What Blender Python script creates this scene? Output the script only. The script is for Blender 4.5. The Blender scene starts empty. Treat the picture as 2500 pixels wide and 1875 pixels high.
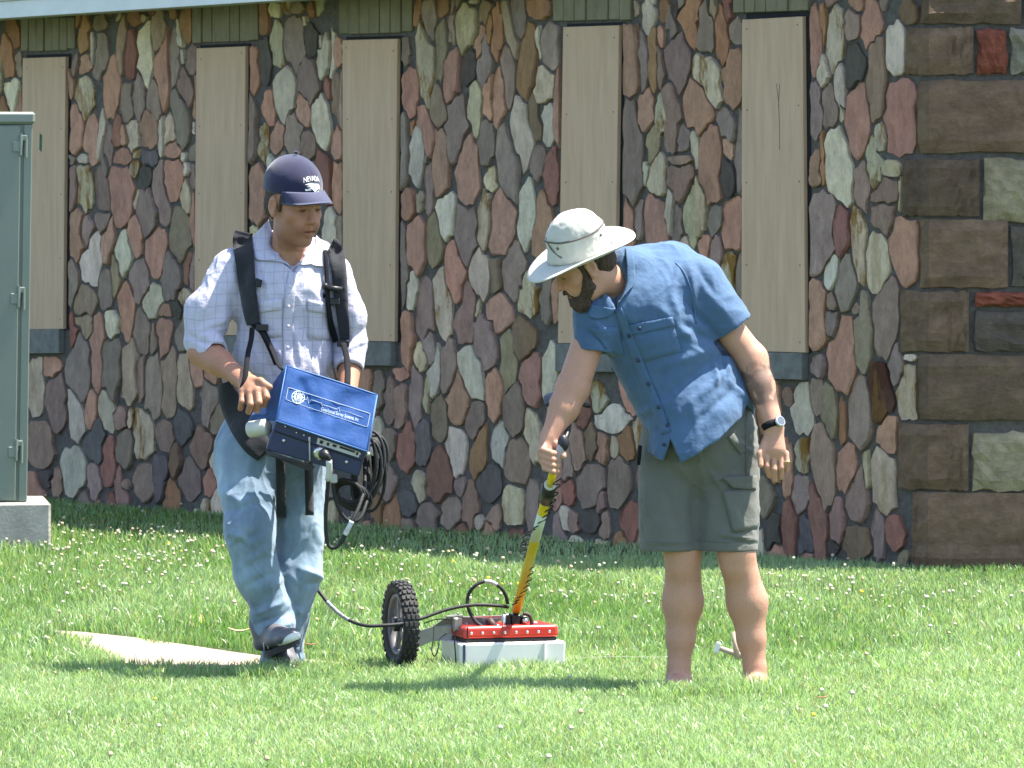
import bpy, math, random
import numpy as np
import openvdb
from mathutils import Vector, Matrix
from mathutils.bvhtree import BVHTree

random.seed(7)
RNG = np.random.default_rng(11)
scene = bpy.context.scene
COL = scene.collection

# ------------------------------------------------------------------ camera, sky, sun, exposure
FPX, CX, CY, HOR, CAMZ = 12262.0, 1250.0, 937.5, 579.0, 1.54
PITCH = math.atan((CY - HOR) / FPX)
cam = bpy.data.cameras.new('camera')
cam.sensor_width = 36.0
cam.lens = 36.0 * FPX / 2500.0
cam.clip_start, cam.clip_end = 0.5, 600.0
cam.dof.use_dof = True
cam.dof.focus_distance = 17.6
cam.dof.aperture_fstop = 22.0
camo = bpy.data.objects.new('camera', cam)
COL.objects.link(camo)
camo.location = (0, 0, CAMZ)
camo.rotation_euler = (math.pi / 2 - PITCH, 0, 0)
scene.camera = camo

SUN_EL, SUN_AZ = math.radians(66), math.radians(6)      # azimuth measured from +X towards +Y
world = bpy.data.worlds.new('World')
scene.world = world
world.use_nodes = True
wn = world.node_tree
sky = wn.nodes.new('ShaderNodeTexSky')
sky.sky_type = 'NISHITA'
sky.sun_disc = False
sky.sun_elevation = SUN_EL
sky.sun_rotation = math.pi / 2 - SUN_AZ
sky.altitude = 1400
sky.dust_density = 3.0
sky.ozone_density = 0.4
wn.links.new(sky.outputs[0], wn.nodes['Background'].inputs[0])
wn.nodes['Background'].inputs[1].default_value = 0.135
sl = bpy.data.lights.new('sun', 'SUN')
sl.energy = 5.0
sl.angle = math.radians(0.53)
sl.color = (1.0, 0.95, 0.87)
slo = bpy.data.objects.new('sun', sl)
COL.objects.link(slo)
sd = Vector((math.cos(SUN_EL) * math.cos(SUN_AZ), math.cos(SUN_EL) * math.sin(SUN_AZ), math.sin(SUN_EL)))
slo.rotation_euler = sd.to_track_quat('Z', 'Y').to_euler()
slo.location = (8, 16, 12)
scene.view_settings.view_transform = 'Standard'
scene.view_settings.look = 'None'
scene.view_settings.exposure = 1.72
scene.view_settings.gamma = 1.0
scene.view_settings.use_curve_mapping = False

# ------------------------------------------------------------------ helpers: photo pixel -> point
CO = np.array((0.0, 0.0, CAMZ))
def ray(px, py):
    a, b = (px - CX) / FPX, -(py - CY) / FPX
    c, s = math.cos(PITCH), math.sin(PITCH)
    return np.array((a, c + b * s, -s + b * c))
def W(px, py, Y):
    d = ray(px, py)
    return CO + d * (Y / d[1])
def onplane(px, py, p0, n):
    d = ray(px, py)
    return CO + d * (np.dot(p0 - CO, n) / np.dot(d, n))
def onground(px, py, z=0.0):
    d = ray(px, py)
    return CO + d * ((z - CAMZ) / d[2])

# ------------------------------------------------------------------ helpers: objects
def thing(name, loc, label, cat, group=None):
    o = bpy.data.objects.new(name, None)
    COL.objects.link(o)
    o.empty_display_size = 0.1
    o.location = loc
    o['label'] = label
    o['category'] = cat
    if group: o['group'] = group
    return o
def rootloc(o):
    p = Vector((0, 0, 0))
    while o is not None:
        p = p + o.location
        o = o.parent
    return np.array(p)
def make(name, verts, faces, m, parent=None, smooth=False, org=None):
    """verts in world coordinates; linked as one mesh object under parent"""
    v = np.asarray(verts, dtype=np.float64)
    me = bpy.data.meshes.new(name)
    base = rootloc(parent) if parent is not None else (np.array(org) if org is not None else np.zeros(3))
    v = v - base
    me.from_pydata(v.tolist(), [], [list(map(int, f)) for f in faces])
    if smooth:
        me.polygons.foreach_set('use_smooth', [True] * len(me.polygons))
    if m is not None: me.materials.append(m)
    me.update()
    o = bpy.data.objects.new(name, me)
    COL.objects.link(o)
    if parent is not None: o.parent = parent
    elif org is not None: o.location = org
    return o
def tag(o, label=None, cat=None, group=None, kind=None):
    if label: o['label'] = label
    if cat: o['category'] = cat
    if group: o['group'] = group
    if kind: o['kind'] = kind
    return o

class MB:
    """collects shapes into one vertex / face list"""
    def __init__(self): self.v, self.f = [], []
    def add(self, v, f):
        n = len(self.v)
        self.v += [tuple(p) for p in v]
        self.f += [[i + n for i in q] for q in f]
        return self
    def hexa(self, c):                       # 8 corners: 4 of one face in order, 4 of the opposite face
        return self.add(c, [(3, 2, 1, 0), (4, 5, 6, 7), (0, 1, 5, 4), (1, 2, 6, 5), (2, 3, 7, 6), (3, 0, 4, 7)])
    def box(self, c, ax, ay, az, s, bev=0.0):
        """box centred c with half sizes s along unit axes, bevelled edges"""
        c, ax, ay, az = map(np.array, (c, ax, ay, az))
        b = min(bev, 0.45 * min(s))
        if b <= 0:
            P = [c + ax * x * s[0] + ay * y * s[1] + az * z * s[2] for z in (-1, 1) for (x, y) in ((-1, -1), (1, -1), (1, 1), (-1, 1))]
            return self.add(P, [(3, 2, 1, 0), (4, 5, 6, 7), (0, 1, 5, 4), (1, 2, 6, 5), (2, 3, 7, 6), (3, 0, 4, 7)])
        V, idx = [], {}
        for sx in (-1, 1):
            for sy in (-1, 1):
                for sz in (-1, 1):
                    for k in range(3):
                        q = [sx * s[0], sy * s[1], sz * s[2]]
                        for j, sg in enumerate((sx, sy, sz)):
                            if j != k: q[j] -= sg * b
                        idx[(sx, sy, sz, k)] = len(V)
                        V.append(c + ax * q[0] + ay * q[1] + az * q[2])
        F = []
        for k in range(3):
            i, j = (k + 1) % 3, (k + 2) % 3
            for sg in (-1, 1):
                f = []
                for a, d in ((-1, -1), (1, -1), (1, 1), (-1, 1)):
                    t = [0, 0, 0]; t[k] = sg; t[i] = a; t[j] = d
                    f.append(idx[(t[0], t[1], t[2], k)])
                F.append(f if sg > 0 else f[::-1])
        for k in range(3):                    # edges along axis k
            i, j = (k + 1) % 3, (k + 2) % 3
            for a in (-1, 1):
                for d in (-1, 1):
                    f = []
                    for e, kk in ((-1, i), (1, i), (1, j), (-1, j)):
                        t = [0, 0, 0]; t[k] = e; t[i] = a; t[j] = d
                        f.append(idx[(t[0], t[1], t[2], kk)])
                    F.append(f if a * d < 0 else f[::-1])
        for sx in (-1, 1):
            for sy in (-1, 1):
                for sz in (-1, 1):
                    f = [idx[(sx, sy, sz, k)] for k in range(3)]
                    F.append(f if sx * sy * sz > 0 else f[::-1])
        return self.add(V, F)
    def tube(self, pts, r, n=8, cap=True, flat=None):
        P = [np.array(p, float) for p in pts]
        R = r if hasattr(r, '__len__') else [r] * len(P)
        T = []
        for i in range(len(P)):
            t = P[min(i + 1, len(P) - 1)] - P[max(i - 1, 0)]
            T.append(t / (np.linalg.norm(t) + 1e-12))
        up = np.array((0, 0, 1.0)) if abs(T[0][2]) < 0.9 else np.array((1.0, 0, 0))
        u = np.cross(T[0], up); u /= np.linalg.norm(u)
        V, F = [], []
        for i, p in enumerate(P):
            u = u - T[i] * np.dot(u, T[i]); u /= np.linalg.norm(u)
            w = np.cross(T[i], u)
            for k in range(n):
                a = 2 * math.pi * k / n
                V.append(p + (u * math.cos(a) + w * math.sin(a) * (flat or 1.0)) * R[i])
        for i in range(len(P) - 1):
            for k in range(n):
                a, b = i * n + k, i * n + (k + 1) % n
                F.append((a, b, b + n, a + n))
        if cap:
            F.append(tuple(range(n))[::-1]); F.append(tuple(range((len(P) - 1) * n, len(P) * n)))
        return self.add(V, F)
    def lathe(self, c, axis, prof, n=24):
        """prof: (distance along axis, radius)"""
        c = np.array(c, float); ax = np.array(axis, float); ax /= np.linalg.norm(ax)
        up = np.array((0, 0, 1.0)) if abs(ax[2]) < 0.9 else np.array((1.0, 0, 0))
        u = np.cross(ax, up); u /= np.linalg.norm(u); w = np.cross(ax, u)
        V, F = [], []
        for (h, r) in prof:
            for k in range(n):
                a = 2 * math.pi * k / n
                V.append(c + ax * h + (u * math.cos(a) + w * math.sin(a)) * r)
        for i in range(len(prof) - 1):
            for k in range(n):
                a, b = i * n + k, i * n + (k + 1) % n
                F.append((a, b, b + n, a + n))
        F.append(tuple(range(n))[::-1]); F.append(tuple(range((len(prof) - 1) * n, len(prof) * n)))
        return self.add(V, F)
    def ball(self, c, r, n=10, m=6):
        c = np.array(c, float); r = np.array(r if hasattr(r, '__len__') else (r, r, r), float)
        V = [c - (0, 0, r[2])]; F = []
        for i in range(1, m):
            t = math.pi * i / m
            for k in range(n):
                a = 2 * math.pi * k / n
                V.append(c + r * (math.sin(t) * math.cos(a), math.sin(t) * math.sin(a), -math.cos(t)))
        V.append(c + (0, 0, r[2]))
        for k in range(n):
            F.append((0, 1 + (k + 1) % n, 1 + k))
            F.append((len(V) - 1, 1 + (m - 2) * n + k, 1 + (m - 2) * n + (k + 1) % n))
        for i in range(m - 2):
            for k in range(n):
                a, b = 1 + i * n + k, 1 + i * n + (k + 1) % n
                F.append((a, b, b + n, a + n))
        return self.add(V, F)
    def build(self, name, m, parent=None, smooth=False, org=None):
        return make(name, self.v, self.f, m, parent, smooth, org)

def smoothline(pts, n=8):
    """Catmull-Rom through points"""
    P = [np.array(p, float) for p in pts]
    P = [2 * P[0] - P[1]] + P + [2 * P[-1] - P[-2]]
    out = []
    for i in range(1, len(P) - 2):
        for k in range(n):
            t = k / n
            out.append(0.5 * (2 * P[i] + (P[i + 1] - P[i - 1]) * t + (2 * P[i - 1] - 5 * P[i] + 4 * P[i + 1] - P[i + 2]) * t * t
                              + (3 * P[i] - 3 * P[i + 1] + P[i + 2] - P[i - 1]) * t ** 3))
    out.append(P[-2])
    return out

# ------------------------------------------------------------------ helpers: materials
def newmat(name):
    m = bpy.data.materials.new(name)
    m.use_nodes = True
    return m, m.node_tree, m.node_tree.nodes['Principled BSDF']
def nd(nt, t, **kw):
    n = nt.nodes.new(t)
    for k, v in kw.items():
        if k.startswith('i_'): n.inputs[int(k[2:])].default_value = v
        else: setattr(n, k, v)
    return n
def noise(nt, scale, detail=4, rough=0.6, coord='Object', stretch=None):
    tc = nd(nt, 'ShaderNodeTexCoord')
    n = nd(nt, 'ShaderNodeTexNoise')
    n.inputs['Scale'].default_value = scale
    n.inputs['Detail'].default_value = detail
    n.inputs['Roughness'].default_value = rough
    src = tc.outputs[coord]
    if stretch:
        mp = nd(nt, 'ShaderNodeMapping')
        mp.inputs['Scale'].default_value = stretch
        nt.links.new(src, mp.inputs[0]); src = mp.outputs[0]
    nt.links.new(src, n.inputs['Vector'])
    return n
def ramp(nt, src, p0, c0, p1, c1):
    r = nd(nt, 'ShaderNodeValToRGB')
    r.color_ramp.elements[0].position = p0; r.color_ramp.elements[0].color = (*c0, 1)
    r.color_ramp.elements[1].position = p1; r.color_ramp.elements[1].color = (*c1, 1)
    nt.links.new(src, r.inputs[0])
    return r
def mixc(nt, fac, a, b, mode='MIX'):
    n = nd(nt, 'ShaderNodeMix', data_type='RGBA', blend_type=mode)
    for sock, val in ((n.inputs[0], fac), (n.inputs[6], a), (n.inputs[7], b)):
        if isinstance(val, bpy.types.NodeSocket): nt.links.new(val, sock)
        elif isinstance(val, (int, float)): sock.default_value = val
        else: sock.default_value = (*val, 1)
    return n
def bump(nt, bs, h, dist, strength=1.0, prev=None):
    b = nd(nt, 'ShaderNodeBump')
    b.inputs['Strength'].default_value = strength
    b.inputs['Distance'].default_value = dist
    nt.links.new(h, b.inputs['Height'])
    if prev is not None: nt.links.new(prev.outputs[0], b.inputs['Normal'])
    nt.links.new(b.outputs[0], bs.inputs['Normal'])
    return b
def mat(name, rgb, rough=0.6, var=0.25, scale=12.0, bumpd=0.0, bscale=80.0, metal=0.0, spec=0.4, stretch=None, coat=0.0):
    m, nt, bs = newmat(name)
    n = noise(nt, scale, 5, 0.6, stretch=stretch)
    lo = tuple(c * (1 - var) for c in rgb); hi = tuple(min(1, c * (1 + var)) for c in rgb)
    r = ramp(nt, n.outputs['Fac'], 0.3, lo, 0.7, hi)
    nt.links.new(r.outputs[0], bs.inputs['Base Color'])
    bs.inputs['Roughness'].default_value = rough
    bs.inputs['Metallic'].default_value = metal
    bs.inputs['Specular IOR Level'].default_value = spec
    bs.inputs['Coat Weight'].default_value = coat
    if bumpd > 0:
        n2 = noise(nt, bscale, 4, 0.6, stretch=stretch)
        bump(nt, bs, n2.outputs['Fac'], bumpd)
    return m
def fabric(name, rgb, rough=0.85, var=0.10, weave=900.0, sheen=0.15, wr=0.006, wscale=14.0):
    m, nt, bs = newmat(name)
    n = noise(nt, 6.0, 5, 0.6)
    r = ramp(nt, n.outputs['Fac'], 0.3, tuple(c * (1 - var) for c in rgb), 0.7, tuple(c * (1 + var) for c in rgb))
    nt.links.new(r.outputs[0], bs.inputs['Base Color'])
    bs.inputs['Roughness'].default_value = rough
    bs.inputs['Specular IOR Level'].default_value = 0.2
    bs.inputs['Sheen Weight'].default_value = sheen
    n1 = noise(nt, wscale, 3, 0.5)
    b1 = bump(nt, bs, n1.outputs['Fac'], wr)
    n2 = noise(nt, weave, 2, 0.5)
    bump(nt, bs, n2.outputs['Fac'], 0.0006, prev=b1)
    return m, nt, bs, r

# ------------------------------------------------------------------ helpers: distance-field modelling
def vnoise(P, seed=0):
    P = np.asarray(P, np.float64)
    I = np.floor(P).astype(np.int64); f = P - I
    f = f * f * (3 - 2 * f)
    def h(ix, iy, iz):
        n = (ix * 374761393 + iy * 668265263 + iz * 2147483647 + seed * 974634361) & 0xffffffff
        n = ((n ^ (n >> 13)) * 1274126177) & 0xffffffff
        n = ((n ^ (n >> 16)) * 2246822519) & 0xffffffff
        return ((n ^ (n >> 15)) & 0xffff) / 65535.0
    out = 0
    for dx in (0, 1):
        for dy in (0, 1):
            for dz in (0, 1):
                w = (f[..., 0] if dx else 1 - f[..., 0]) * (f[..., 1] if dy else 1 - f[..., 1]) * (f[..., 2] if dz else 1 - f[..., 2])
                out = out + w * h(I[..., 0] + dx, I[..., 1] + dy, I[..., 2] + dz)
    return out * 2 - 1
def fbm(P, octs=3, seed=0):
    s, a = 0, 1.0
    for o in range(octs):
        s = s + a * vnoise(np.asarray(P) * (2.0 ** o), seed + o); a *= 0.5
    return s

class SDF:
    def __init__(self, lo, hi, h):
        self.lo = np.array(lo, float); self.h = h
        self.n = np.ceil((np.array(hi, float) - self.lo) / h).astype(int) + 1
        self.F = np.full(self.n, 0.05, np.float32)
        self.ax = [(self.lo[i] + h * np.arange(self.n[i])).astype(np.float32) for i in range(3)]
    def _sl(self, lo, hi):
        s = []
        for i in range(3):
            a = max(0, int(math.floor((lo[i] - self.lo[i]) / self.h))); b = min(self.n[i], int(math.ceil((hi[i] - self.lo[i]) / self.h)) + 1)
            if b <= a: return None, None
            s.append(slice(a, b))
        X = self.ax[0][s[0]][:, None, None]; Y = self.ax[1][s[1]][None, :, None]; Z = self.ax[2][s[2]][None, None, :]
        return tuple(s), (X, Y, Z)
    def _op(self, s, d, k, sub):
        a = self.F[s]
        if sub:
            d = -d
            h = np.maximum(k - np.abs(a - d), 0) / k if k > 0 else 0
            self.F[s] = np.maximum(a, d) + (h * h * k * 0.25 if k > 0 else 0)
        else:
            h = np.maximum(k - np.abs(a - d), 0) / k if k > 0 else 0
            self.F[s] = np.minimum(a, d) - (h * h * k * 0.25 if k > 0 else 0)
    def cap(self, a, b, ra, rb, k=0.02, sub=False, flat=None):
        a, b = np.array(a, float), np.array(b, float)
        pad = max(ra, rb) * (max(1, flat[1]) if flat else 1) + k + 4 * self.h
        s, G = self._sl(np.minimum(a, b) - pad, np.maximum(a, b) + pad)
        if s is None: return self
        X, Y, Z = G; ba = (b - a).astype(np.float32); L = float(ba @ ba) + 1e-12
        px, py, pz = X - a[0], Y - a[1], Z - a[2]
        t = np.clip((px * ba[0] + py * ba[1] + pz * ba[2]) / L, 0, 1)
        qx, qy, qz = px - t * ba[0], py - t * ba[1], pz - t * ba[2]
        if flat:
            d_, f_ = np.array(flat[0], float), flat[1]
            d_ /= np.linalg.norm(d_)
            c = (qx * d_[0] + qy * d_[1] + qz * d_[2]) * (1.0 / f_ - 1)
            qx, qy, qz = qx + d_[0] * c, qy + d_[1] * c, qz + d_[2] * c
        d = np.sqrt(qx * qx + qy * qy + qz * qz) - (ra + (rb - ra) * t)
        self._op(s, d.astype(np.float32), k, sub)
        return self
    def ell(self, c, r, R=None, k=0.02, sub=False):
        c = np.array(c, float); r = np.array(r, float)
        pad = max(r) + k + 4 * self.h
        s, G = self._sl(c - pad, c + pad)
        if s is None: return self
        X, Y, Z = G
        px, py, pz = X - c[0], Y - c[1], Z - c[2]
        if R is not None:
            R = np.array(R, float)      # columns = local axes in world
            qx = px * R[0, 0] + py * R[1, 0] + pz * R[2, 0]
            qy = px * R[0, 1] + py * R[1, 1] + pz * R[2, 1]
            qz = px * R[0, 2] + py * R[1, 2] + pz * R[2, 2]
            px, py, pz = qx, qy, qz
        k0 = np.sqrt((px / r[0]) ** 2 + (py / r[1]) ** 2 + (pz / r[2]) ** 2)
        k1 = np.sqrt((px / r[0] ** 2) ** 2 + (py / r[1] ** 2) ** 2 + (pz / r[2] ** 2) ** 2) + 1e-9
        d = k0 * (k0 - 1) / k1
        self._op(s, d.astype(np.float32), k, sub)
        return self
    def cut(self, c, n, rad, k=0.004):
        """remove what lies beyond the plane (c, n), within rad of c"""
        c = np.array(c, float); n = np.array(n, float); n /= np.linalg.norm(n)
        s, G = self._sl(c - rad, c + rad)
        X, Y, Z = G
        px, py, pz = X - c[0], Y - c[1], Z - c[2]
        d = px * n[0] + py * n[1] + pz * n[2]
        inside = (px * px + py * py + pz * pz) < rad * rad
        self.F[s] = np.where(inside, np.maximum(self.F[s], d), self.F[s]).astype(np.float32)
        return self
    def mesh(self):
        g = openvdb.FloatGrid(0.05)
        F = np.clip(self.F, -0.05, 0.05)
        F[0], F[-1], F[:, 0], F[:, -1], F[:, :, 0], F[:, :, -1] = 0.05, 0.05, 0.05, 0.05, 0.05, 0.05
        g.copyFromArray(F.astype(np.float64))
        pts, quads = g.convertToQuads(isovalue=0.0)
        v = self.lo + np.asarray(pts, float) * self.h
        q = np.asarray(quads, int)
        a, b, c, d = v[q[:, 0]], v[q[:, 1]], v[q[:, 2]], v[q[:, 3]]
        vol = np.einsum('ij,ij->i', a - v.mean(0), np.cross(c - a, d - b)).sum()
        if vol < 0: q = q[:, ::-1]
        return v, q
def vnormals(v, q):
    n = np.zeros_like(v)
    fn = np.cross(v[q[:, 2]] - v[q[:, 0]], v[q[:, 3]] - v[q[:, 1]])
    for i in range(4): np.add.at(n, q[:, i], fn)
    return n / (np.linalg.norm(n, axis=1, keepdims=True) + 1e-12)
def seg_d(px, pz, a, b):
    ax, az = a; bx, bz = b
    dx, dz = bx - ax, bz - az
    L = dx * dx + dz * dz + 1e-12
    t = np.clip(((px - ax) * dx + (pz - az) * dz) / L, 0, 1)
    return np.hypot(px - ax - t * dx, pz - az - t * dz), t
def tophoto(v):
    """world points -> photo pixels"""
    p = v - CO
    c, s = math.cos(PITCH), math.sin(PITCH)
    y = p[:, 1] * c - p[:, 2] * s; z = p[:, 1] * s + p[:, 2] * c
    return CX + FPX * p[:, 0] / y, CY - FPX * z / y
def wrinkle(v, q, folds, wig=0.002, wscale=18.0, seed=3, stretch=(1, 1, 1), front=0.35):
    """cloth folds: ridges along traced lines on the side that faces the camera, plus fine unevenness"""
    n = vnormals(v, q)
    X, Y = tophoto(v)
    disp = wig * fbm(v * wscale * np.array(stretch), 3, seed)
    rp = v * wscale * 1.25 * np.array(stretch) + 1.2 * np.stack([vnoise(v * 7, seed + 20), vnoise(v * 7, seed + 21), vnoise(v * 7, seed + 22)], 1)
    disp = disp + wig * 1.15 * (np.clip(1 - 2.2 * np.abs(vnoise(rp, seed + 9)), 0, 1) ** 2) * np.clip(.5 + vnoise(v * 5, seed + 30), 0, 1)
    m = np.clip((front - n[:, 1]) / 0.4, 0, 1)
    for (x1, y1, x2, y2, w, amp) in folds:
        d, t = seg_d(X + 5 * vnoise(v * 12, 5), Y, (x1, y1), (x2, y2))
        disp = disp + m * amp * 0.001 * np.exp(-(d / w) ** 2) * np.sin(np.pi * np.clip(t, 0.06, 0.94)) ** 0.6
    return v + n * disp[:, None]
def bvh(v, q):
    return BVHTree.FromPolygons([Vector(p) for p in v], [tuple(int(i) for i in f) for f in q])
def hit(bv, px, py, off=0.0, dflt=None):
    d = ray(px, py); d = d / np.linalg.norm(d)
    loc, nrm, idx, dist = bv.ray_cast(Vector(CO), Vector(d))
    if loc is None: return None
    return np.array(loc) - d * off
def drape(bv, grid, off, thick):
    """grid[i][j] = photo pixels; returns a closed patch lying on the surface"""
    A, B = len(grid), len(grid[0])
    D = np.full((A, B), np.nan)
    for i in range(A):
        for j in range(B):
            p = hit(bv, *grid[i][j])
            if p is not None: D[i, j] = p[1]
    if np.all(np.isnan(D)): D[:] = 17.5
    med = np.nanmedian(D)
    D = np.where(np.isnan(D) | (np.abs(D - med) > 0.35), np.nan, D)
    for _ in range(60):
        bad = np.isnan(D)
        if not bad.any(): break
        E = D.copy()
        for i, j in zip(*np.where(bad)):
            nb = [D[a, b] for a, b in ((i - 1, j), (i + 1, j), (i, j - 1), (i, j + 1)) if 0 <= a < A and 0 <= b < B and not np.isnan(D[a, b])]
            if nb: E[i, j] = np.mean(nb)
        D = E
    for _ in range(2):
        E = D.copy()
        E[1:-1] = np.minimum(D[1:-1], (D[:-2] + D[2:] + 2 * D[1:-1]) / 4)
        D = E
    V = [W(grid[i][j][0], grid[i][j][1], D[i, j] - off) for i in range(A) for j in range(B)]
    V += [W(grid[i][j][0], grid[i][j][1], D[i, j] - off + thick) for i in range(A) for j in range(B)]
    N = A * B; F = []
    for i in range(A - 1):
        for j in range(B - 1):
            a = i * B + j
            F.append((a, a + 1, a + 1 + B, a + B)); F.append((a + N, a + B + N, a + 1 + B + N, a + 1 + N))
    rim = [j for j in range(B)] + [i * B + B - 1 for i in range(1, A)] + [(A - 1) * B + j for j in range(B - 2, -1, -1)] + [i * B for i in range(A - 2, 0, -1)]
    for a, b in zip(rim, rim[1:] + rim[:1]): F.append((b, a, a + N, b + N))
    return V, F
def strip(bv, path, off=0.006, thick=0.006, across=4, n=6):
    """path: (px, py, half width px)"""
    P = smoothline([(x, y, w) for x, y, w in path], n)
    g = []
    for i, p in enumerate(P):
        t = P[min(i + 1, len(P) - 1)] - P[max(i - 1, 0)]
        t = t[:2] / (np.linalg.norm(t[:2]) + 1e-9)
        nx, ny = -t[1], t[0]
        g.append([(p[0] + nx * p[2] * u, p[1] + ny * p[2] * u) for u in np.linspace(-1, 1, across + 1)])
    return drape(bv, g, off, thick)
def quad(bv, tl, tr, br, bl, off=0.004, thick=0.004, a=8, b=8):
    g = []
    tl, tr, br, bl = map(np.array, (tl, tr, br, bl))
    for i in range(a + 1):
        l = tl + (bl - tl) * i / a; r = tr + (br - tr) * i / a
        g.append([tuple(l + (r - l) * j / b) for j in range(b + 1)])
    return drape(bv, g, off, thick)
_txt = {}
def text2d(s):
    """flat letters as (points, faces), height 1, centred"""
    cu = bpy.data.curves.new('lettering', 'FONT')
    cu.body = s; cu.resolution_u = 3; cu.align_x = 'CENTER'
    o = bpy.data.objects.new('lettering', cu)
    COL.objects.link(o)
    dg = bpy.context.evaluated_depsgraph_get()
    me = o.evaluated_get(dg).to_mesh()
    v = np.array([p.co[:2] for p in me.vertices]); f = [list(p.vertices) for p in me.polygons]
    o.evaluated_get(dg).to_mesh_clear()
    bpy.data.objects.remove(o); bpy.data.curves.remove(cu)
    return v, f
# ------------------------------------------------------------------ ground, path
m, nt, bs = newmat('lawn_soil')
n = noise(nt, 3.0, 6, 0.7)
r = ramp(nt, n.outputs['Fac'], 0.3, (0.035, 0.06, 0.014), 0.75, (0.075, 0.11, 0.03))
nt.links.new(r.outputs[0], bs.inputs['Base Color']); bs.inputs['Roughness'].default_value = 0.95
n2 = noise(nt, 60, 4); bump(nt, bs, n2.outputs['Fac'], 0.03)
g = []
for y in (-60, 0, 8, 14, 20, 26, 34, 60, 160):
    for x in (-140, -40, -12, -6, 0, 6, 12, 40, 140): g.append((x, y, 0))
f = [(i * 9 + j, i * 9 + j + 1, (i + 1) * 9 + j + 1, (i + 1) * 9 + j) for i in range(8) for j in range(8)]
tag(make('ground', g, f, m), kind='structure')

pm, nt, bs = newmat('path_concrete')
n = noise(nt, 5.0, 8, 0.7); r = ramp(nt, n.outputs['Fac'], 0.3, (0.25, 0.195, 0.14), 0.7, (0.37, 0.305, 0.235))
n2 = noise(nt, 160, 3, 0.7); mx = mixc(nt, 0.35, r.outputs[0], n2.outputs['Color'], 'OVERLAY')
nt.links.new(mx.outputs[2], bs.inputs['Base Color']); bs.inputs['Roughness'].default_value = 0.9
bump(nt, bs, n2.outputs['Fac'], 0.003)
PATH_PX = [(130, 1546), (200, 1550), (330, 1564), (450, 1581), (560, 1598), (640, 1609), (720, 1616), (800, 1621), (835, 1626), (835, 1634), (700, 1637), (560, 1638), (420, 1637), (320, 1629), (240, 1612), (170, 1573)]
path_w = [onground(x, y) for x, y in PATH_PX]
V = [(p[0], p[1], 0.012) for p in path_w] + [(p[0], p[1], -0.05) for p in path_w]
N = len(path_w)
tag(make('path', V, [tuple(range(N))[::-1]] + [(i, (i + 1) % N, (i + 1) % N + N, i + N) for i in range(N)], pm), kind='structure')
path_xy = np.array([p[:2] for p in path_w])
def inpoly(x, y, poly):
    c = np.zeros(len(x), bool)
    for i in range(len(poly)):
        (x1, y1), (x2, y2) = poly[i - 1], poly[i]
        c ^= ((y1 > y) != (y2 > y)) & (x < (x2 - x1) * (y - y1) / (y2 - y1 + 1e-12) + x1)
    return c

# ------------------------------------------------------------------ wall frame
CB = onground(2275, 1390); LB = onground(90, 1222)
UD = np.array((LB[0] - CB[0], LB[1] - CB[1], 0)); UD /= np.linalg.norm(UD)      # along the wall, going away
NW = np.array((UD[1], -UD[0], 0.0)); NW = NW if NW[1] < 0 else -NW                # out of the wall
CB0 = np.array((CB[0], CB[1], 0.0))
ZU = np.array((0, 0, 1.0))
def wallpt(px, py, off=0.0):
    p = onplane(px, py, CB0 + NW * 0.03, NW)
    return p + NW * (off - 0.03)

# ------------------------------------------------------------------ grass
SHADE = 0
gm, nt, bs = newmat('grass_blades')
at = nd(nt, 'ShaderNodeAttribute', attribute_name='blade_colour')
nt.links.new(at.outputs['Color'], bs.inputs['Base Color'])
bs.inputs['Roughness'].default_value = 0.36
bs.inputs['Specular IOR Level'].default_value = 0.5
tr = nd(nt, 'ShaderNodeBsdfTranslucent')
hs = mixc(nt, 1.0, at.outputs['Color'], (1.25, 1.35, 0.7), 'MULTIPLY')
nt.links.new(hs.outputs[2], tr.inputs['Color'])
ms = nd(nt, 'ShaderNodeMixShader'); ms.inputs[0].default_value = 0.42
nt.links.new(bs.outputs[0], ms.inputs[1]); nt.links.new(tr.outputs[0], ms.inputs[2])
nt.links.new(ms.outputs[0], nt.nodes['Material Output'].inputs[0])

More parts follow.
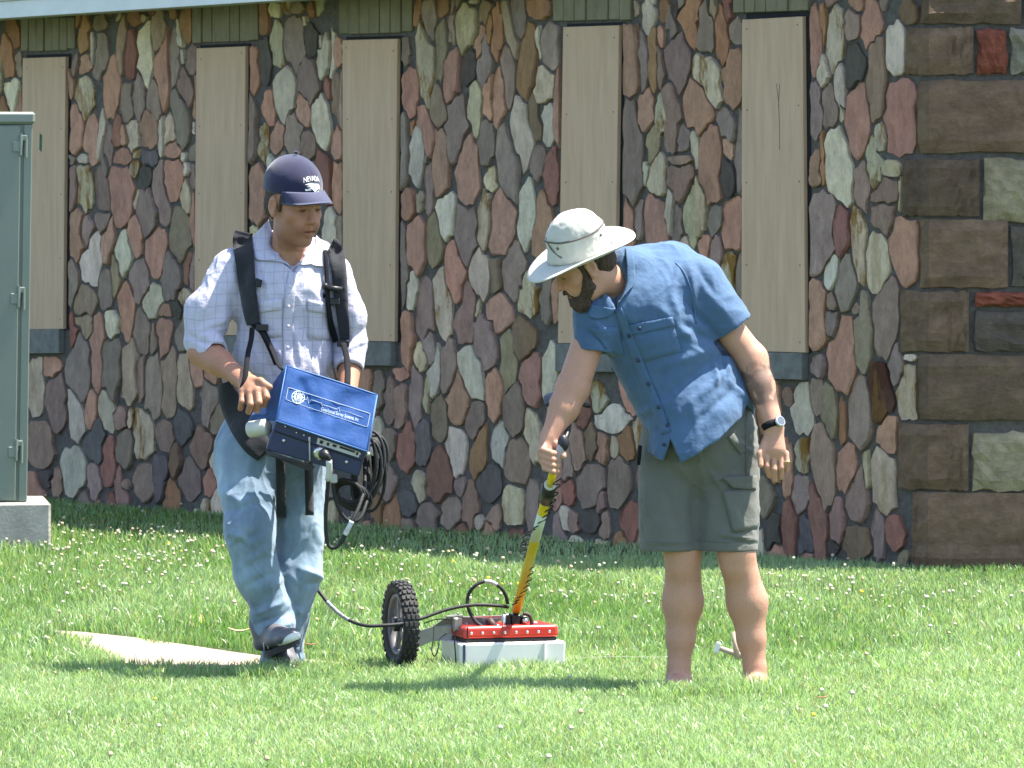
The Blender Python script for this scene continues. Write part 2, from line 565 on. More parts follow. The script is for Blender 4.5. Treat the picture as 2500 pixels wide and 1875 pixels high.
def wall_side(x, y):           # distance in front of the wall / of the pier face
    d1 = (x - CB[0]) * NW[0] + (y - CB[1]) * NW[1]
    d2 = CB[1] - y
    return np.where(x > CB[0], np.minimum(np.maximum(d1, d2), 9), d1)
def scatter(n, y0, y1, ext=1.22, add=0.35):
    y = np.sqrt(RNG.uniform(y0 ** 2, y1 ** 2, n)); hw = 0.102 * y * ext + add
    x = RNG.uniform(-1, 1, n) * hw
    return x, y
def blades(N, y0, y1, hmin, hmax, wid, lean, keep=None):
    x, y = scatter(N, y0, y1)
    q3 = np.stack([x * 9, y * 3, 0 * x], 1)
    ok = (wall_side(x, y) > 0.01) & ~inpoly(x + .05 * vnoise(q3, 81) + .02 * vnoise(q3 * 4, 83), y + .16 * vnoise(q3, 82), path_xy)
    if keep is not None: ok &= keep(x, y)
    x, y = x[ok], y[ok]; n = len(x)
    P = np.stack([x, y, np.zeros(n)], 1)
    tuft = fbm(P * np.array((2.3, 1.2, 1)), 3, 21)
    tuft2 = fbm(P * np.array((9, 5, 1)), 2, 33)
    h = RNG.uniform(hmin, hmax, n) * np.where(wall_side(x, y) < 1.6, .55, 1.0) * (1 + 0.20 * tuft + 0.22 * tuft2)
    a = RNG.uniform(0, 2 * np.pi, n); ln = RNG.uniform(0.15, 1.0, n) * lean * h
    wa = RNG.uniform(0, 2 * np.pi, n)
    w = RNG.uniform(0.7, 1.3, n) * wid
    d = np.stack([np.cos(a), np.sin(a)], 1); sx = np.stack([np.cos(wa), np.sin(wa)], 1)
    V = np.zeros((n, 5, 3))
    V[:, 0, :2] = P[:, :2] - sx * w[:, None] / 2; V[:, 1, :2] = P[:, :2] + sx * w[:, None] / 2
    mid = P[:, :2] + d * (ln * 0.35)[:, None]
    V[:, 2, :2] = mid + sx * w[:, None] * 0.42; V[:, 3, :2] = mid - sx * w[:, None] * 0.42
    V[:, 2, 2] = V[:, 3, 2] = h * 0.6
    V[:, 4, :2] = P[:, :2] + d * ln[:, None]; V[:, 4, 2] = h * np.sqrt(np.maximum(0.2, 1 - 0.35 * (ln / h) ** 2))
    V[:, :2, 2] = -0.004
    mixv = np.clip(0.50 + 0.04 * (y < 17.2) + 0.62 * fbm(P * np.array((0.9, 0.42, 1)), 4, 5) + RNG.normal(0, 0.22, n), 0, 1)[:, None]
    c = np.array((0.118, 0.222, 0.052)) * (1 - mixv) + np.array((0.290, 0.390, 0.200)) * mixv
    dry = RNG.uniform(0, 1, n) < (0.07 + 0.10 * np.clip(fbm(P * 1.7, 2, 71), 0, 1))
    c[dry] = np.array((0.36, 0.33, 0.17)) * RNG.uniform(0.7, 1.1, (dry.sum(), 1))
    c *= RNG.uniform(0.82, 1.42, (n, 1))
    return V, c
parts = [blades(175000, 13.6, 17.6, 0.020, 0.040, 0.0032, 1.1), blades(30000, 17.4, 18.4, 0.028, 0.052, 0.0040, 1.0),
         blades(120000, 18.2, 24.0, 0.028, 0.056, 0.0044, 0.9),
         blades(62000, 23.0, 31.0, 0.040, 0.075, 0.0062, 0.8),
         blades(3500, 18.3, 20.2, 0.05, 0.09, 0.006, 1.3, keep=lambda x, y: (np.abs(y - 19.3 + 0.9 * (x + 0.4)) < 0.55) & (x < -0.1)),
         blades(60000, 16.4, 17.9, 0.045, 0.072, 0.0042, 0.9, keep=lambda x, y: ((np.abs(x - 0.565) < .13) | (np.abs(x - 0.83) < .13)) & (y < 16.97) & (y > 16.62)
                | (np.abs(x + 0.79) < .16) & (y < 17.66) & (y > 17.3))]
V = np.concatenate([p[0] for p in parts]); C = np.concatenate([p[1] for p in parts])
n = len(V)
me = bpy.data.meshes.new('grass')
me.vertices.add(n * 5); me.vertices.foreach_set('co', V.reshape(-1))
me.loops.add(n * 7); me.polygons.add(n * 2)
base = (np.arange(n) * 5)[:, None]
li = np.concatenate([base + np.array((0, 1, 2, 3)), base + np.array((3, 2, 4))], 1)
me.loops.foreach_set('vertex_index', li.reshape(-1).astype(np.int32))
ls = (np.arange(n) * 7)[:, None] + np.array((0, 4))
me.polygons.foreach_set('loop_start', ls.reshape(-1).astype(np.int32))
me.update(calc_edges=True)
ca = me.attributes.new('blade_colour', 'FLOAT_COLOR', 'POINT')
ca.data.foreach_set('color', np.repeat(np.concatenate([C, np.ones((n, 1))], 1), 5, 0).reshape(-1))
me.materials.append(gm)
me.polygons.foreach_set('use_smooth', [True] * len(me.polygons))
go = bpy.data.objects.new('grass', me); COL.objects.link(go)
tag(go, 'short mown green lawn grass covering the whole foreground', 'grass', kind='stuff')

# clover heads in the grass: small knobbly balls on thin stems
clm, nt, bs = newmat('clover_petals')
at = nd(nt, 'ShaderNodeAttribute', attribute_name='flower_colour')
nt.links.new(at.outputs['Color'], bs.inputs['Base Color']); bs.inputs['Roughness'].default_value = 0.8
def flowers(N, y0, y1, dens):
    x, y = scatter(N, y0, y1)
    P = np.stack([x, y, np.zeros(N)], 1)
    f_ = fbm(P * np.array((1.3, 0.6, 1)), 3, 91)
    ok = (wall_side(x, y) > 0.08) & (RNG.uniform(0, 1, N) < np.where(wall_side(x, y) < 1.35, .15, 1)) & ~inpoly(x, y, path_xy) & (RNG.uniform(0, 1, N) < dens(x, y) * np.clip(0.45 + 1.1 * f_, 0.05, 1.2))
    return x[ok], y[ok]
fx1, fy1 = flowers(4200, 17.9, 29, lambda x, y: np.where(y > 20.5, 0.72, 0.14))
fx2, fy2 = flowers(260, 14, 18, lambda x, y: 0.14 + 0 * x)
mb, fc = MB(), []
for x, y in zip(np.concatenate([fx1, fx2]), np.concatenate([fy1, fy2])):
    r_ = random.uniform(0.0045, 0.0098); z = random.uniform(0.035, 0.075) if y > 18 else random.uniform(0.03, 0.05)
    k0 = len(mb.v)
    mb.ball((x, y, z), (r_, r_, r_ * random.uniform(0.75, 1.0)), 6, 4)
    t = random.random()
    cc = (0.50, 0.48, 0.34) if t < 0.7 else ((0.46, 0.36, 0.22) if t < 0.985 else (0.70, 0.50, 0.03))
    mb.tube([(x, y, 0), (x + random.uniform(-.004, .004), y, z - r_ * 0.7)], 0.0012, 3, cap=False)
    fc += [cc] * (len(mb.v) - k0 - 6) + [(0.12, 0.2, 0.05)] * 6
fo = mb.build('clover_flowers', clm)
a_ = fo.data.attributes.new('flower_colour', 'FLOAT_COLOR', 'POINT')
a_.data.foreach_set('color', np.concatenate([np.array(fc), np.ones((len(fc), 1))], 1).reshape(-1))
tag(fo, 'scattered small white clover heads among the lawn grass', 'clover', kind='stuff')
# ------------------------------------------------------------------ the stone building
building = thing('stone_building', tuple(CB0), 'building with a wall of coloured rubble stones, boarded narrow windows and a brown block corner', 'building')

STONES = {   # tile: (x0, y0, zoom) then centre x, y, width, height, lean, colour of each stone
'0 0 4.1475': "110 330 140 300 -70 O|50 560 110 480 -40 O|175 640 90 220 0 G|95 970 150 380 0 W|830 340 120 380 10 O|990 230 120 200 0 T|1000 580 130 420 20 G|905 500 40 290 0 W|830 650 140 180 0 P|735 640 60 200 0 G|700 850 60 300 0 P|840 990 160 430 -20 Y|1215 480 90 480 40 T|1195 190 50 100 0 C|1300 560 140 460 20 R|1455 560 130 640 0 W|1345 180 130 140 0 O|1435 170 80 110 0 C|1570 330 130 380 0 T|1110 880 160 540 30 P|1265 1040 160 400 0 G|1390 980 120 480 20 G|1560 1020 150 480 -30 G|1630 760 170 760 20 P|735 1310 150 440 -10 P|905 1420 140 460 0 P|1015 1400 60 500 20 W|1070 1480 90 400 0 G|1170 1330 100 320 0 R|1230 1380 70 220 0 P|1330 1390 150 320 0 C|1350 1560 90 180 0 Y|1480 1320 160 420 -10 P|1620 1370 100 380 20 W|1220 1600 170 200 0 P|1480 1610 170 180 0 L|700 1620 90 130 0 G|820 1620 100 120 0 W",
'400 0 4.1475': "70 140 90 140 0 O|230 230 130 330 10 O|135 350 60 260 -40 W|80 590 150 500 0 G|170 580 75 170 0 W|260 600 120 320 0 G|215 880 150 400 -60 M|300 1000 70 420 0 P|295 1290 70 140 0 W|150 1180 150 560 -40 G|30 1330 130 340 0 C|80 1560 160 260 0 P|285 1570 110 200 0 G|195 1610 60 130 0 W|990 170 90 330 0 O|1110 110 95 180 0 C|1130 430 130 420 -30 Y|1300 430 190 580 -20 G|1320 80 150 140 0 T|1480 80 95 150 0 O|1420 230 40 110 0 C|1460 400 130 330 0 D|890 680 120 460 0 P|1010 600 120 420 0 D|870 1300 90 700 0 G|1040 1080 110 330 0 P|1215 940 200 520 20 W|1450 820 200 480 -30 G|1600 560 130 430 0 W|1555 430 60 170 0 W|1640 880 60 200 0 R|1395 1120 150 310 -60 P|985 1450 100 380 0 Y|1130 1430 130 350 0 P|1290 1380 160 480 0 G|1450 1460 150 320 0 M|1570 1240 160 560 -50 W|1180 1600 150 120 0 G",
'800 0 4.1475': "885 130 80 270 0 O|1000 180 120 460 -20 G|1150 90 150 190 0 O|1250 80 40 180 0 G|1390 280 220 520 10 C|1570 130 130 260 30 B|1640 310 90 300 0 O|1440 10 90 60 0 C|1130 480 130 640 20 T|975 640 150 830 -70 Y|1215 360 50 190 0 W|1235 780 170 600 -20 P|1410 660 150 360 10 D|1525 420 80 380 40 P|1570 610 140 540 20 G|75 520 110 290 0 P|20 560 80 420 0 W|60 1000 100 400 0 M|120 1000 50 500 0 G|80 1480 110 330 0 P|760 490 80 260 0 G|805 930 190 460 0 P|1095 1070 150 430 -60 T|1620 1000 130 420 20 P|1485 1100 140 470 -10 C|980 1340 140 480 -80 P|1290 1280 200 680 0 G|1130 1650 150 720 0 P|745 1550 110 720 0 G|840 1280 50 170 0 O|880 1580 130 560 20 W|1590 1430 160 420 20 G|1390 1750 200 740 20 P|985 1620 60 100 0 G",
'1200 0 4.1475': "35 330 90 520 0 O|170 340 110 540 -100 T|240 170 180 440 0 G|465 90 250 230 0 O|340 640 180 700 60 O|160 720 130 620 0 G|460 440 50 350 10 W|600 480 200 430 20 G|530 860 210 360 0 C|665 1080 90 680 0 P|550 1260 120 430 0 W|50 980 130 600 20 P|270 1340 220 640 -30 W|400 1190 110 420 -40 B|150 1700 200 760 -60 G|450 1640 140 330 0 G|1380 600 170 720 0 P|1510 630 100 520 0 G|1620 580 90 620 0 O|1560 160 130 320 0 W|1435 90 60 150 0 T|1540 1140 170 380 0 P|1400 1540 230 960 -20 G|1555 1580 30 150 0 W",
'1600 0 4.1475': "65 110 130 220 0 O|190 110 80 200 0 D|340 190 190 470 0 O|490 300 170 500 0 G|570 80 70 260 0 T|655 320 130 580 0 O|740 50 60 90 0 T|800 320 150 240 0 G|215 620 240 600 0 G|30 650 80 520 0 M|520 790 240 470 -120 Y|770 800 230 600 20 P|40 1150 80 380 0 Y|40 390 50 240 -30 P|110 300 50 40 0 W|420 1080 280 560 -80 P|150 1190 150 720 -20 M|260 1400 140 250 40 G|690 1260 190 300 -60 G|830 1530 110 800 0 G|545 1680 200 900 0 P|720 1510 80 200 -20 P|385 1490 100 380 -30 W|230 1620 200 140 0 M|1590 440 130 680 0 P|1600 1080 140 520 0 G",
'2000 0 3.318': "20 200 40 330 0 O|105 340 130 540 20 Y|250 190 130 290 20 G|395 190 180 330 0 P|445 660 140 740 10 M|260 540 150 380 0 D|60 850 140 380 0 G|295 1000 210 620 20 P|160 900 50 170 0 C|615 410 160 390 0 W|640 950 290 590 20 Q|810 990 70 400 -40 C|715 90 150 190 0 B|140 1340 210 600 -60 W|415 1310 130 450 -60 Y|570 1370 160 140 0 C|325 1480 140 380 0 M|510 1570 180 300 30 M|645 1570 40 250 0 C|10 1300 40 400 0 O",
'1700 380 4.1475': "290 220 130 350 0 D|15 560 150 520 0 C|150 640 140 360 30 G|350 700 240 500 0 P|170 1050 130 460 0 G|60 950 110 250 0 P|310 1200 120 450 0 Y|420 1260 80 500 0 G|1195 150 160 320 0 P|1245 800 270 850 30 G|1440 740 150 500 0 R|1335 1180 130 370 30 W|1490 1300 200 520 10 G|1200 1600 200 680 0 P|1360 1530 90 300 0 M|1610 1560 110 200 0 T",
'2000 480 3.318': "300 390 120 600 -40 Y|445 530 210 470 0 C|495 140 170 320 0 M|685 450 230 530 0 P|330 1100 150 640 0 T|530 980 190 680 20 G|160 1270 230 600 0 P|90 1000 90 400 0 G|480 1580 190 480 0 X|705 1590 200 490 0 Y|710 1300 110 60 0 W",
'1800 760 4.1475': "640 980 220 490 0 W|500 860 100 180 0 M|790 540 130 260 0 G|780 830 120 400 -20 M",
'1800 1000 4.1475': "640 480 140 380 0 Y|850 560 240 900 -20 M|260 870 150 350 0 T|620 840 200 370 0 G|500 1200 150 560 0 R|790 1090 170 720 -100 R|650 1290 170 360 0 L|1080 600 180 460 30 P|1200 860 220 560 0 M|1440 740 240 630 -20 C|1290 640 70 420 0 Y|1500 270 190 340 10 P|1190 1350 260 320 0 B|990 1150 130 450 0 M|330 1250 190 320 0 D|1400 1250 130 500 0 G|1590 1260 170 370 -60 R|940 1400 120 120 0 D",
'2000 920 3.318': "320 270 180 520 0 G|160 360 60 350 0 O|740 1300 80 320 0 W|65 300 120 480 -10 T",
'100 380 4.1475': "290 270 100 550 0 M|420 290 150 500 -20 Y|610 330 170 460 -20 M|640 130 70 280 0 G|800 330 230 700 20 P|940 100 90 240 0 Y|1050 180 90 340 0 D|940 450 70 230 0 C|1060 570 210 520 -20 G|1190 400 150 680 -60 G|1320 200 200 500 0 P|1450 110 50 220 0 W|1520 180 130 360 0 G|1450 440 110 380 0 C|1390 800 220 620 20 T|1545 650 110 520 0 P|350 800 200 500 10 P|440 780 130 300 50 G|610 690 150 270 0 G|490 1080 230 620 40 W|650 880 130 480 60 P|830 960 130 450 20 W|940 830 140 380 -20 P|1140 970 210 560 50 P|970 1250 220 420 0 G|750 1210 100 340 0 T|290 1280 110 460 0 G|430 1480 220 380 0 T|630 1340 150 380 0 G|850 1560 150 620 0 P|1110 1470 190 380 0 W|1300 1180 170 450 0 G|1460 1120 110 380 0 R|1540 1150 100 400 0 G|1450 1450 130 210 0 Y|1220 1590 150 200 0 P|1360 1560 90 180 0 D",
'500 380 4.1475': "490 430 200 560 0 P|650 190 90 320 0 W|640 520 60 250 0 M|1320 300 120 560 0 P|1250 750 130 380 0 W|1360 800 90 330 0 G",
'900 380 4.1475': "590 300 90 560 0 G|1210 260 100 240 0 C|365 520 150 300 0 P|500 470 100 170 0 T|750 620 170 520 20 W|950 790 230 620 20 G|1150 660 120 560 40 Y|1330 680 250 680 40 P|1570 620 150 620 30 W|470 900 170 560 -20 P|650 850 190 480 -20 T|320 1120 120 780 0 G|860 1180 180 680 -20 P|1100 1220 200 470 0 W|1260 1220 140 360 0 T|1450 1170 220 560 0 G|410 1370 110 340 20 W|550 1580 190 580 0 G|735 1490 170 720 -50 Y|960 1600 190 620 20 M|1300 1590 230 420 0 P|1580 1420 180 420 0 Y|1080 1550 70 200 0 C",
'1300 380 4.1475': "80 760 150 620 0 P|180 200 150 430 0 R|925 720 150 480 -20 P|1050 620 90 400 0 G|1230 760 200 800 -30 P|1130 170 60 250 0 W|1245 200 170 480 0 C|1480 210 240 440 0 M|1370 560 80 420 0 W|1580 620 170 660 20 C|1440 720 110 420 0 G|120 1460 130 430 0 G|210 1470 110 400 0 P",
'60 760 3.318': "360 150 90 280 0 R|470 100 140 260 0 T|430 480 190 560 0 G|560 330 110 560 0 P|690 110 100 200 0 W|690 470 170 480 0 G|840 480 130 520 0 C|930 180 130 330 0 G|930 550 60 350 0 M|1020 220 70 220 0 T|1100 180 130 360 0 P|1020 620 160 520 0 G|1150 600 130 560 0 T|1280 600 130 520 0 C|1270 200 100 300 0 G|1370 480 120 220 0 P|1480 740 130 380 0 G|70 620 140 460 0 C|190 450 150 190 0 P|250 750 160 400 0 G|390 810 130 420 -40 W|380 1300 180 380 0 W|520 830 100 400 0 P|660 800 120 330 -40 C|760 870 110 200 0 M|840 860 60 150 0 Y|950 990 150 380 -20 Y|1130 1000 150 270 0 M|1090 1350 140 370 0 L|560 1060 150 360 0 L|650 1210 130 380 0 R|1250 900 150 300 0 L|110 1080 190 380 0 M|150 1340 130 150 0 D|800 1110 140 300 0 G|950 1380 170 260 0 M|1430 1090 150 300 0 M|1200 1200 90 300 0 B|1320 1350 150 300 0 G|1490 1400 110 250 0 P|530 1380 120 300 0 G|780 1420 100 150 0 M|240 1380 80 200 0 M",
'860 760 3.318': "415 210 120 410 0 P|1050 220 170 450 -60 G|1240 400 130 520 10 T|1370 230 170 360 -20 B|540 370 95 250 0 C|650 500 80 420 20 W|590 670 70 250 0 C|760 460 120 430 0 G|950 500 170 420 -60 W|1130 670 130 360 0 P|840 710 180 400 0 P|1440 540 170 430 -20 P|1590 540 140 440 0 W|490 700 90 440 0 G|680 870 110 360 0 T|1290 810 170 380 0 G|980 880 130 330 0 G|820 1150 160 420 0 W|1010 1130 110 470 30 O|1180 1080 130 360 0 W|1450 990 120 420 -60 C|430 1110 140 340 0 R|560 1090 120 350 0 L|690 1340 210 420 0 R|530 1430 110 230 0 C|1310 1220 210 400 0 M|1090 1390 180 260 0 L|420 1560 180 200 0 L|290 1080 130 230 0 G|370 760 100 320 0 M|190 620 90 320 0 G|290 750 90 350 0 M|370 500 110 100 0 P|860 1420 100 150 0 G|250 1400 150 250 0 G",
'1000 1000 3.6867': "930 850 190 420 0 C|350 930 200 300 0 G|530 860 130 400 0 M|150 960 180 240 0 G|600 1010 140 140 0 W|750 980 120 230 0 M|1080 880 140 430 0 G|1610 700 230 420 0 G|1410 750 100 220 0 R|1380 990 100 200 0 W|1460 1030 120 200 0 M|1600 1000 170 220 0 D|1730 1040 90 240 0 M|1860 650 190 420 0 G|1970 1020 180 330 0 R|1720 340 120 280 0 P|1820 350 70 200 0 C|1940 300 150 300 0 O|1500 320 150 420 0 M|1610 280 90 350 0 B|1800 90 300 230 0 W|1710 830 60 250 0 M",  # a dark entry here is a hole, its shade given as stone colour
}
ALB = dict(P=(.58, .315, .215), G=(.375, .278, .222), W=(.78, .67, .51), O=(.43, .225, .115), R=(.37, .175, .125), M=(.40, .26, .195),
           B=(.275, .185, .115), T=(.40, .305, .195), C=(.68, .56, .37), Y=(.64, .53, .36), D=(.12, .10, .083), L=(.18, .158, .15),
           X=(.095, .036, .02), Q=(.45, .235, .175))
STAIN = dict(Y=1.0, C=0.35, X=0.5, Q=0.15, W=0.12, B=0.2)
RIGHT_EDGE = 2275
S = []
for key, txt in STONES.items():
    x0, y0, z = map(float, key.split())
    for it in txt.split('|'):
        a = it.split()
        cx, cy, w, h, ln = map(float, a[:5])
        S.append([x0 + cx / z, y0 + cy / z, w / z / 2, h / z / 2, -ln / h, a[5]])
# openings and corner blocks the stones stop at (photo px)
WINS = [dict(board=[(55.5, 142), (160, 138.6), (154, 803), (48, 804)], sill=[(40, 804), (148, 803), (148, 862), (40, 864)], lint=(48, 178, 42, 126)),
        dict(board=[(479.6, 118), (599, 113), (594, 819), (474, 818)], sill=[(470, 819), (596, 820), (596, 879), (470, 878)], lint=(467, 627, 10, 104)),
        dict(board=[(836, 98), (970, 94.5), (963, 834), (838, 832)], sill=[(830, 833), (958, 835), (958, 893), (830, 891)], lint=(823, 1001, -18, 84)),
        dict(board=[(1375, 66), (1511, 61.5), (1500, 838), (1362, 838)], sill=[(1360, 839), (1498, 839), (1498, 908), (1360, 906)], lint=(1345, 1537, -34, 52)),
        dict(board=[(1812, 48), (1959, 40), (1966, 861), (1810, 857)], sill=[(1808, 858), (1962, 862), (1962, 927), (1808, 922)], lint=(1788, 1972, -66, 31))]
BLK = []
for w in WINS:
    b = np.array(w['board']); s_ = np.array(w['sill'])
    BLK.append((b[:, 0].min() - 1, b[:, 0].max() + 5, b[:, 1].min() - 8, s_[:, 1].max() + 4))
    l = w['lint']; BLK.append((l[0] - 3, l[1] + 3, l[2] - 40, l[3] + 4))
#  quoins: top, bottom, left edge on the left face, right edge on the right face
QUO = [(-95, 57, 2247, 2494), (68, 181, 2211, 2377), (196, 372, 2240, 2640), (389, 527, 2202, 2392), (536, 703, 2244, 2461), (711, 858, 2196, 2366),
       (866, 1024, 2241, 2650), (1035, 1196, 2190, 2365), (1203, 1392, 2226, 2660)]
for q in QUO: BLK.append((q[2] - 6, RIGHT_EDGE + 60, q[0] - 5, q[1] + 5))
def blocked(x, y):
    r_ = (x > RIGHT_EDGE - 4)
    for (a, b, c, d) in BLK: r_ |= (x > a) & (x < b) & (y > c) & (y < d)
    return r_
SA = np.array([s[:5] for s in S])
PN = 1.75
def fval(A, x, y):
    dx = x[:, None] - A[None, :, 0]; dy = y[:, None] - A[None, :, 1]
    return (np.abs((dx - A[None, :, 4] * dy) / A[None, :, 2]) ** PN + np.abs(dy / A[None, :, 3]) ** PN) ** (1 / PN)
# fill what the people and the cabinet hide, and the margin beyond the frame
rr = random.Random(5)
for _ in range(3600):
    x, y = rr.uniform(-380, 2270), rr.uniform(-110, 1400)
    w, h = rr.uniform(12, 24), rr.uniform(36, 70)
    xx = np.array([x, x - w * .8, x + w * .8, x, x]); yy = np.array([y, y, y, y - h * .75, y + h * .75])
    if blocked(xx[:1], yy[:1])[0] or blocked(xx, yy).sum() > 1: continue
    if fval(SA, xx, yy).min(1).min() < 0.98: continue
    S.append([x, y, w, h, rr.uniform(-.15, .15), rr.choice('PPGGGMWTOYRC')])
    SA = np.array([s[:5] for s in S])

sm, nt, bs = newmat('wall_stone')
at = nd(nt, 'ShaderNodeAttribute', attribute_name='stone_colour'); st = nd(nt, 'ShaderNodeAttribute', attribute_name='stain')
rn = nd(nt, 'ShaderNodeAttribute', attribute_name='pattern_shift')
def shifted(n_, k):
    lk = n_.inputs['Vector'].links[0]; src = lk.from_socket; nt.links.remove(lk)
    ad = nd(nt, 'ShaderNodeVectorMath', operation='ADD'); ml = nd(nt, 'ShaderNodeVectorMath', operation='SCALE'); ml.inputs['Scale'].default_value = k
    nt.links.new(rn.outputs['Vector'], ml.inputs[0]); nt.links.new(src, ad.inputs[0]); nt.links.new(ml.outputs[0], ad.inputs[1]); nt.links.new(ad.outputs[0], n_.inputs['Vector']); return n_
n1 = shifted(noise(nt, 16, 9, 0.78, stretch=(1, 1, .5)), 3.0); r1 = ramp(nt, n1.outputs['Fac'], 0.28, (.66, .63, .62), 0.72, (1.42, 1.38, 1.34))
n5 = shifted(noise(nt, 5, 5, .65, stretch=(1, 1, .6)), 7.0); r5 = ramp(nt, n5.outputs['Fac'], .42, (0, 0, 0), .66, (.20, .20, .20))
c0 = mixc(nt, r5.outputs[0], at.outputs['Color'], (.255, .200, .165))
c1 = mixc(nt, 1.0, c0.outputs[2], r1.outputs[0], 'MULTIPLY')
n2 = shifted(noise(nt, 7, 6, 0.7, stretch=(1.6, 1.6, .5)), 5.0); r2 = ramp(nt, n2.outputs['Fac'], 0.50, (0, 0, 0), 0.60, (1, 1, 1))
mm = nd(nt, 'ShaderNodeMath', operation='MULTIPLY'); nt.links.new(r2.outputs[0], mm.inputs[0]); nt.links.new(st.outputs['Fac'], mm.inputs[1])
c2 = mixc(nt, mm.outputs[0], c1.outputs[2], (0.30, 0.155, 0.035))
n3 = noise(nt, 26, 5, 0.8); r3 = ramp(nt, n3.outputs['Fac'], 0.60, (0, 0, 0), 0.70, (1, 1, 1))
m3 = nd(nt, 'ShaderNodeMath', operation='MULTIPLY'); m3.inputs[1].default_value = 0.38; nt.links.new(r3.outputs[0], m3.inputs[0])
c3 = mixc(nt, m3.outputs[0], c2.outputs[2], (0.085, 0.065, 0.055))
nt.links.new(c3.outputs[2], bs.inputs['Base Color']); bs.inputs['Roughness'].default_value = 0.85; bs.inputs['Specular IOR Level'].default_value = 0.25
b1 = bump(nt, bs, n1.outputs['Fac'], 0.030); n4 = noise(nt, 90, 4, 0.7); bump(nt, bs, n4.outputs['Fac'], 0.007, prev=b1)

NA = 20
ang = np.linspace(0, 2 * np.pi, NA, endpoint=False)
SA = np.array([s[:5] for s in S])
polys = []
for i, s in enumerate(S):
    cx, cy, w, h, ln, c = s
    near = [j for j in range(len(S)) if j != i and abs(S[j][0] - cx) < w + S[j][2] + 40 and abs(S[j][1] - cy) < h + S[j][3] + 40]
    A = SA[[i] + near]
    jit = np.array([rr.uniform(-.1, .1) for _ in ang])
    lim = 1.33 + jit
    dirx = np.cos(ang) * w; diry = np.sin(ang) * h; dirx = dirx + ln * diry
    R = np.zeros(NA); alive = np.ones(NA, bool)
    for t in np.arange(0.08, 1.50, 0.04):
        x, y = cx + dirx * t, cy + diry * t
        q3 = np.stack([x / 19, y / 26, 0 * x], 1)
        f_ = fval(A, x + 5.5 * vnoise(q3, 61) + 2.5 * vnoise(q3 * 2.6, 62), y + 7 * vnoise(q3, 63))
        ok = alive & (f_[:, 0] < lim) & ~blocked(x, y)
        ok &= (t < 1.5)
        if len(near): ok &= (f_[:, 0] <= f_[:, 1:].min(1))
        alive = ok; R = np.where(ok, t, R)
    x, y = cx + dirx * R, cy + diry * R
    L = np.hypot(x - cx, y - cy) + 1e-6
    sh = np.clip((L * np.array([rr.uniform(.92, 1.04) for _ in ang]) - 2.2) / L, 0.25, 1)
    x, y = cx + (x - cx) * sh, cy + (y - cy) * sh
    if (np.hypot(x - cx, y - cy) > 2).sum() < 10: continue
    area = 0.5 * abs(np.sum(x * np.roll(y, -1) - y * np.roll(x, -1)))
    vis = 0 <= cx <= 2500 and 0 <= cy <= 1400
    polys.append((area if vis else area * 1e-3, x, y, cx, cy, c))
polys.sort(key=lambda p: -p[0])

wall = thing('wall', (0, 0, 0), None, None) if False else None
# mortar bed behind the stones
mo, nt, bs = newmat('mortar')
n = noise(nt, 30, 6, 0.75); r = ramp(nt, n.outputs['Fac'], 0.3, (.070, .062, .055), 0.7, (.165, .148, .128))
nt.links.new(r.outputs[0], bs.inputs['Base Color']); bs.inputs['Roughness'].default_value = 0.95
bump(nt, bs, n.outputs['Fac'], 0.02)
WL, WTOP = 11.0, 3.02
mb = MB()
nu, nz = 120, 36
for i in range(nz + 1):
    for j in range(nu + 1):
        mb.v.append(tuple(CB0 + UD * (-0.0 + WL * j / nu) + ZU * (-0.1 + (WTOP + 0.1) * i / nz)))
for i in range(nz):
    for j in range(nu):
        a = i * (nu + 1) + j; mb.f.append([a, a + nu + 1, a + nu + 2, a + 1])
k = len(mb.v)
mb.v += [tuple(p) for p in (CB0 - NW * .35 + ZU * -.1, CB0 + UD * WL - NW * .35 + ZU * -.1, CB0 + UD * WL - NW * .35 + ZU * WTOP, CB0 - NW * .35 + ZU * WTOP)]
a0, a1, a2, a3 = 0, nu, nz * (nu + 1) + nu, nz * (nu + 1)
mb.f += [[k, k + 1, k + 2, k + 3], [a3, k + 3, k + 2, a2], [a1, a2, k + 2, k + 1]]
wallo = mb.build('wall', mo, building)

def stone_mesh(p):
    area, x, y, cx, cy, c = p
    N = len(x)
    d0 = rr.uniform(.012, .028); tl, tu = rr.uniform(-.010, .010), rr.uniform(-.010, .010)
    ex, ey = max(np.abs(x - cx).max(), 1), max(np.abs(y - cy).max(), 1)
    V = []
    for k_, (sc, dd) in enumerate(((1.0, -.004), (1.0, d0 * .84), (.94, d0 * 1.0))):
        for i in range(N):
            X, Y = cx + (x[i] - cx) * sc, cy + (y[i] - cy) * sc
            o = dd + (rr.uniform(-.0022, .0022) if k_ else 0) + (tl * (X - cx) / ex + tu * (Y - cy) / ey if k_ > 1 else 0)
            V.append(wallpt(X, Y, o))
    V.append(wallpt(cx, cy, d0 * 1.05))
    F = []
    for k_ in range(2):
        for i in range(N): F.append((k_ * N + i, k_ * N + (i + 1) % N, (k_ + 1) * N + (i + 1) % N, (k_ + 1) * N + i))
    for i in range(N): F.append((2 * N + i, 2 * N + (i + 1) % N, 3 * N))
    F = [f[::-1] for f in F]
    b = np.array(ALB[c]); v_ = rr.uniform(.82, 1.18)
    col = b * v_ * np.array([rr.uniform(.94, 1.06) for _ in range(3)])
    return V, F, col, STAIN.get(c, 0.0)
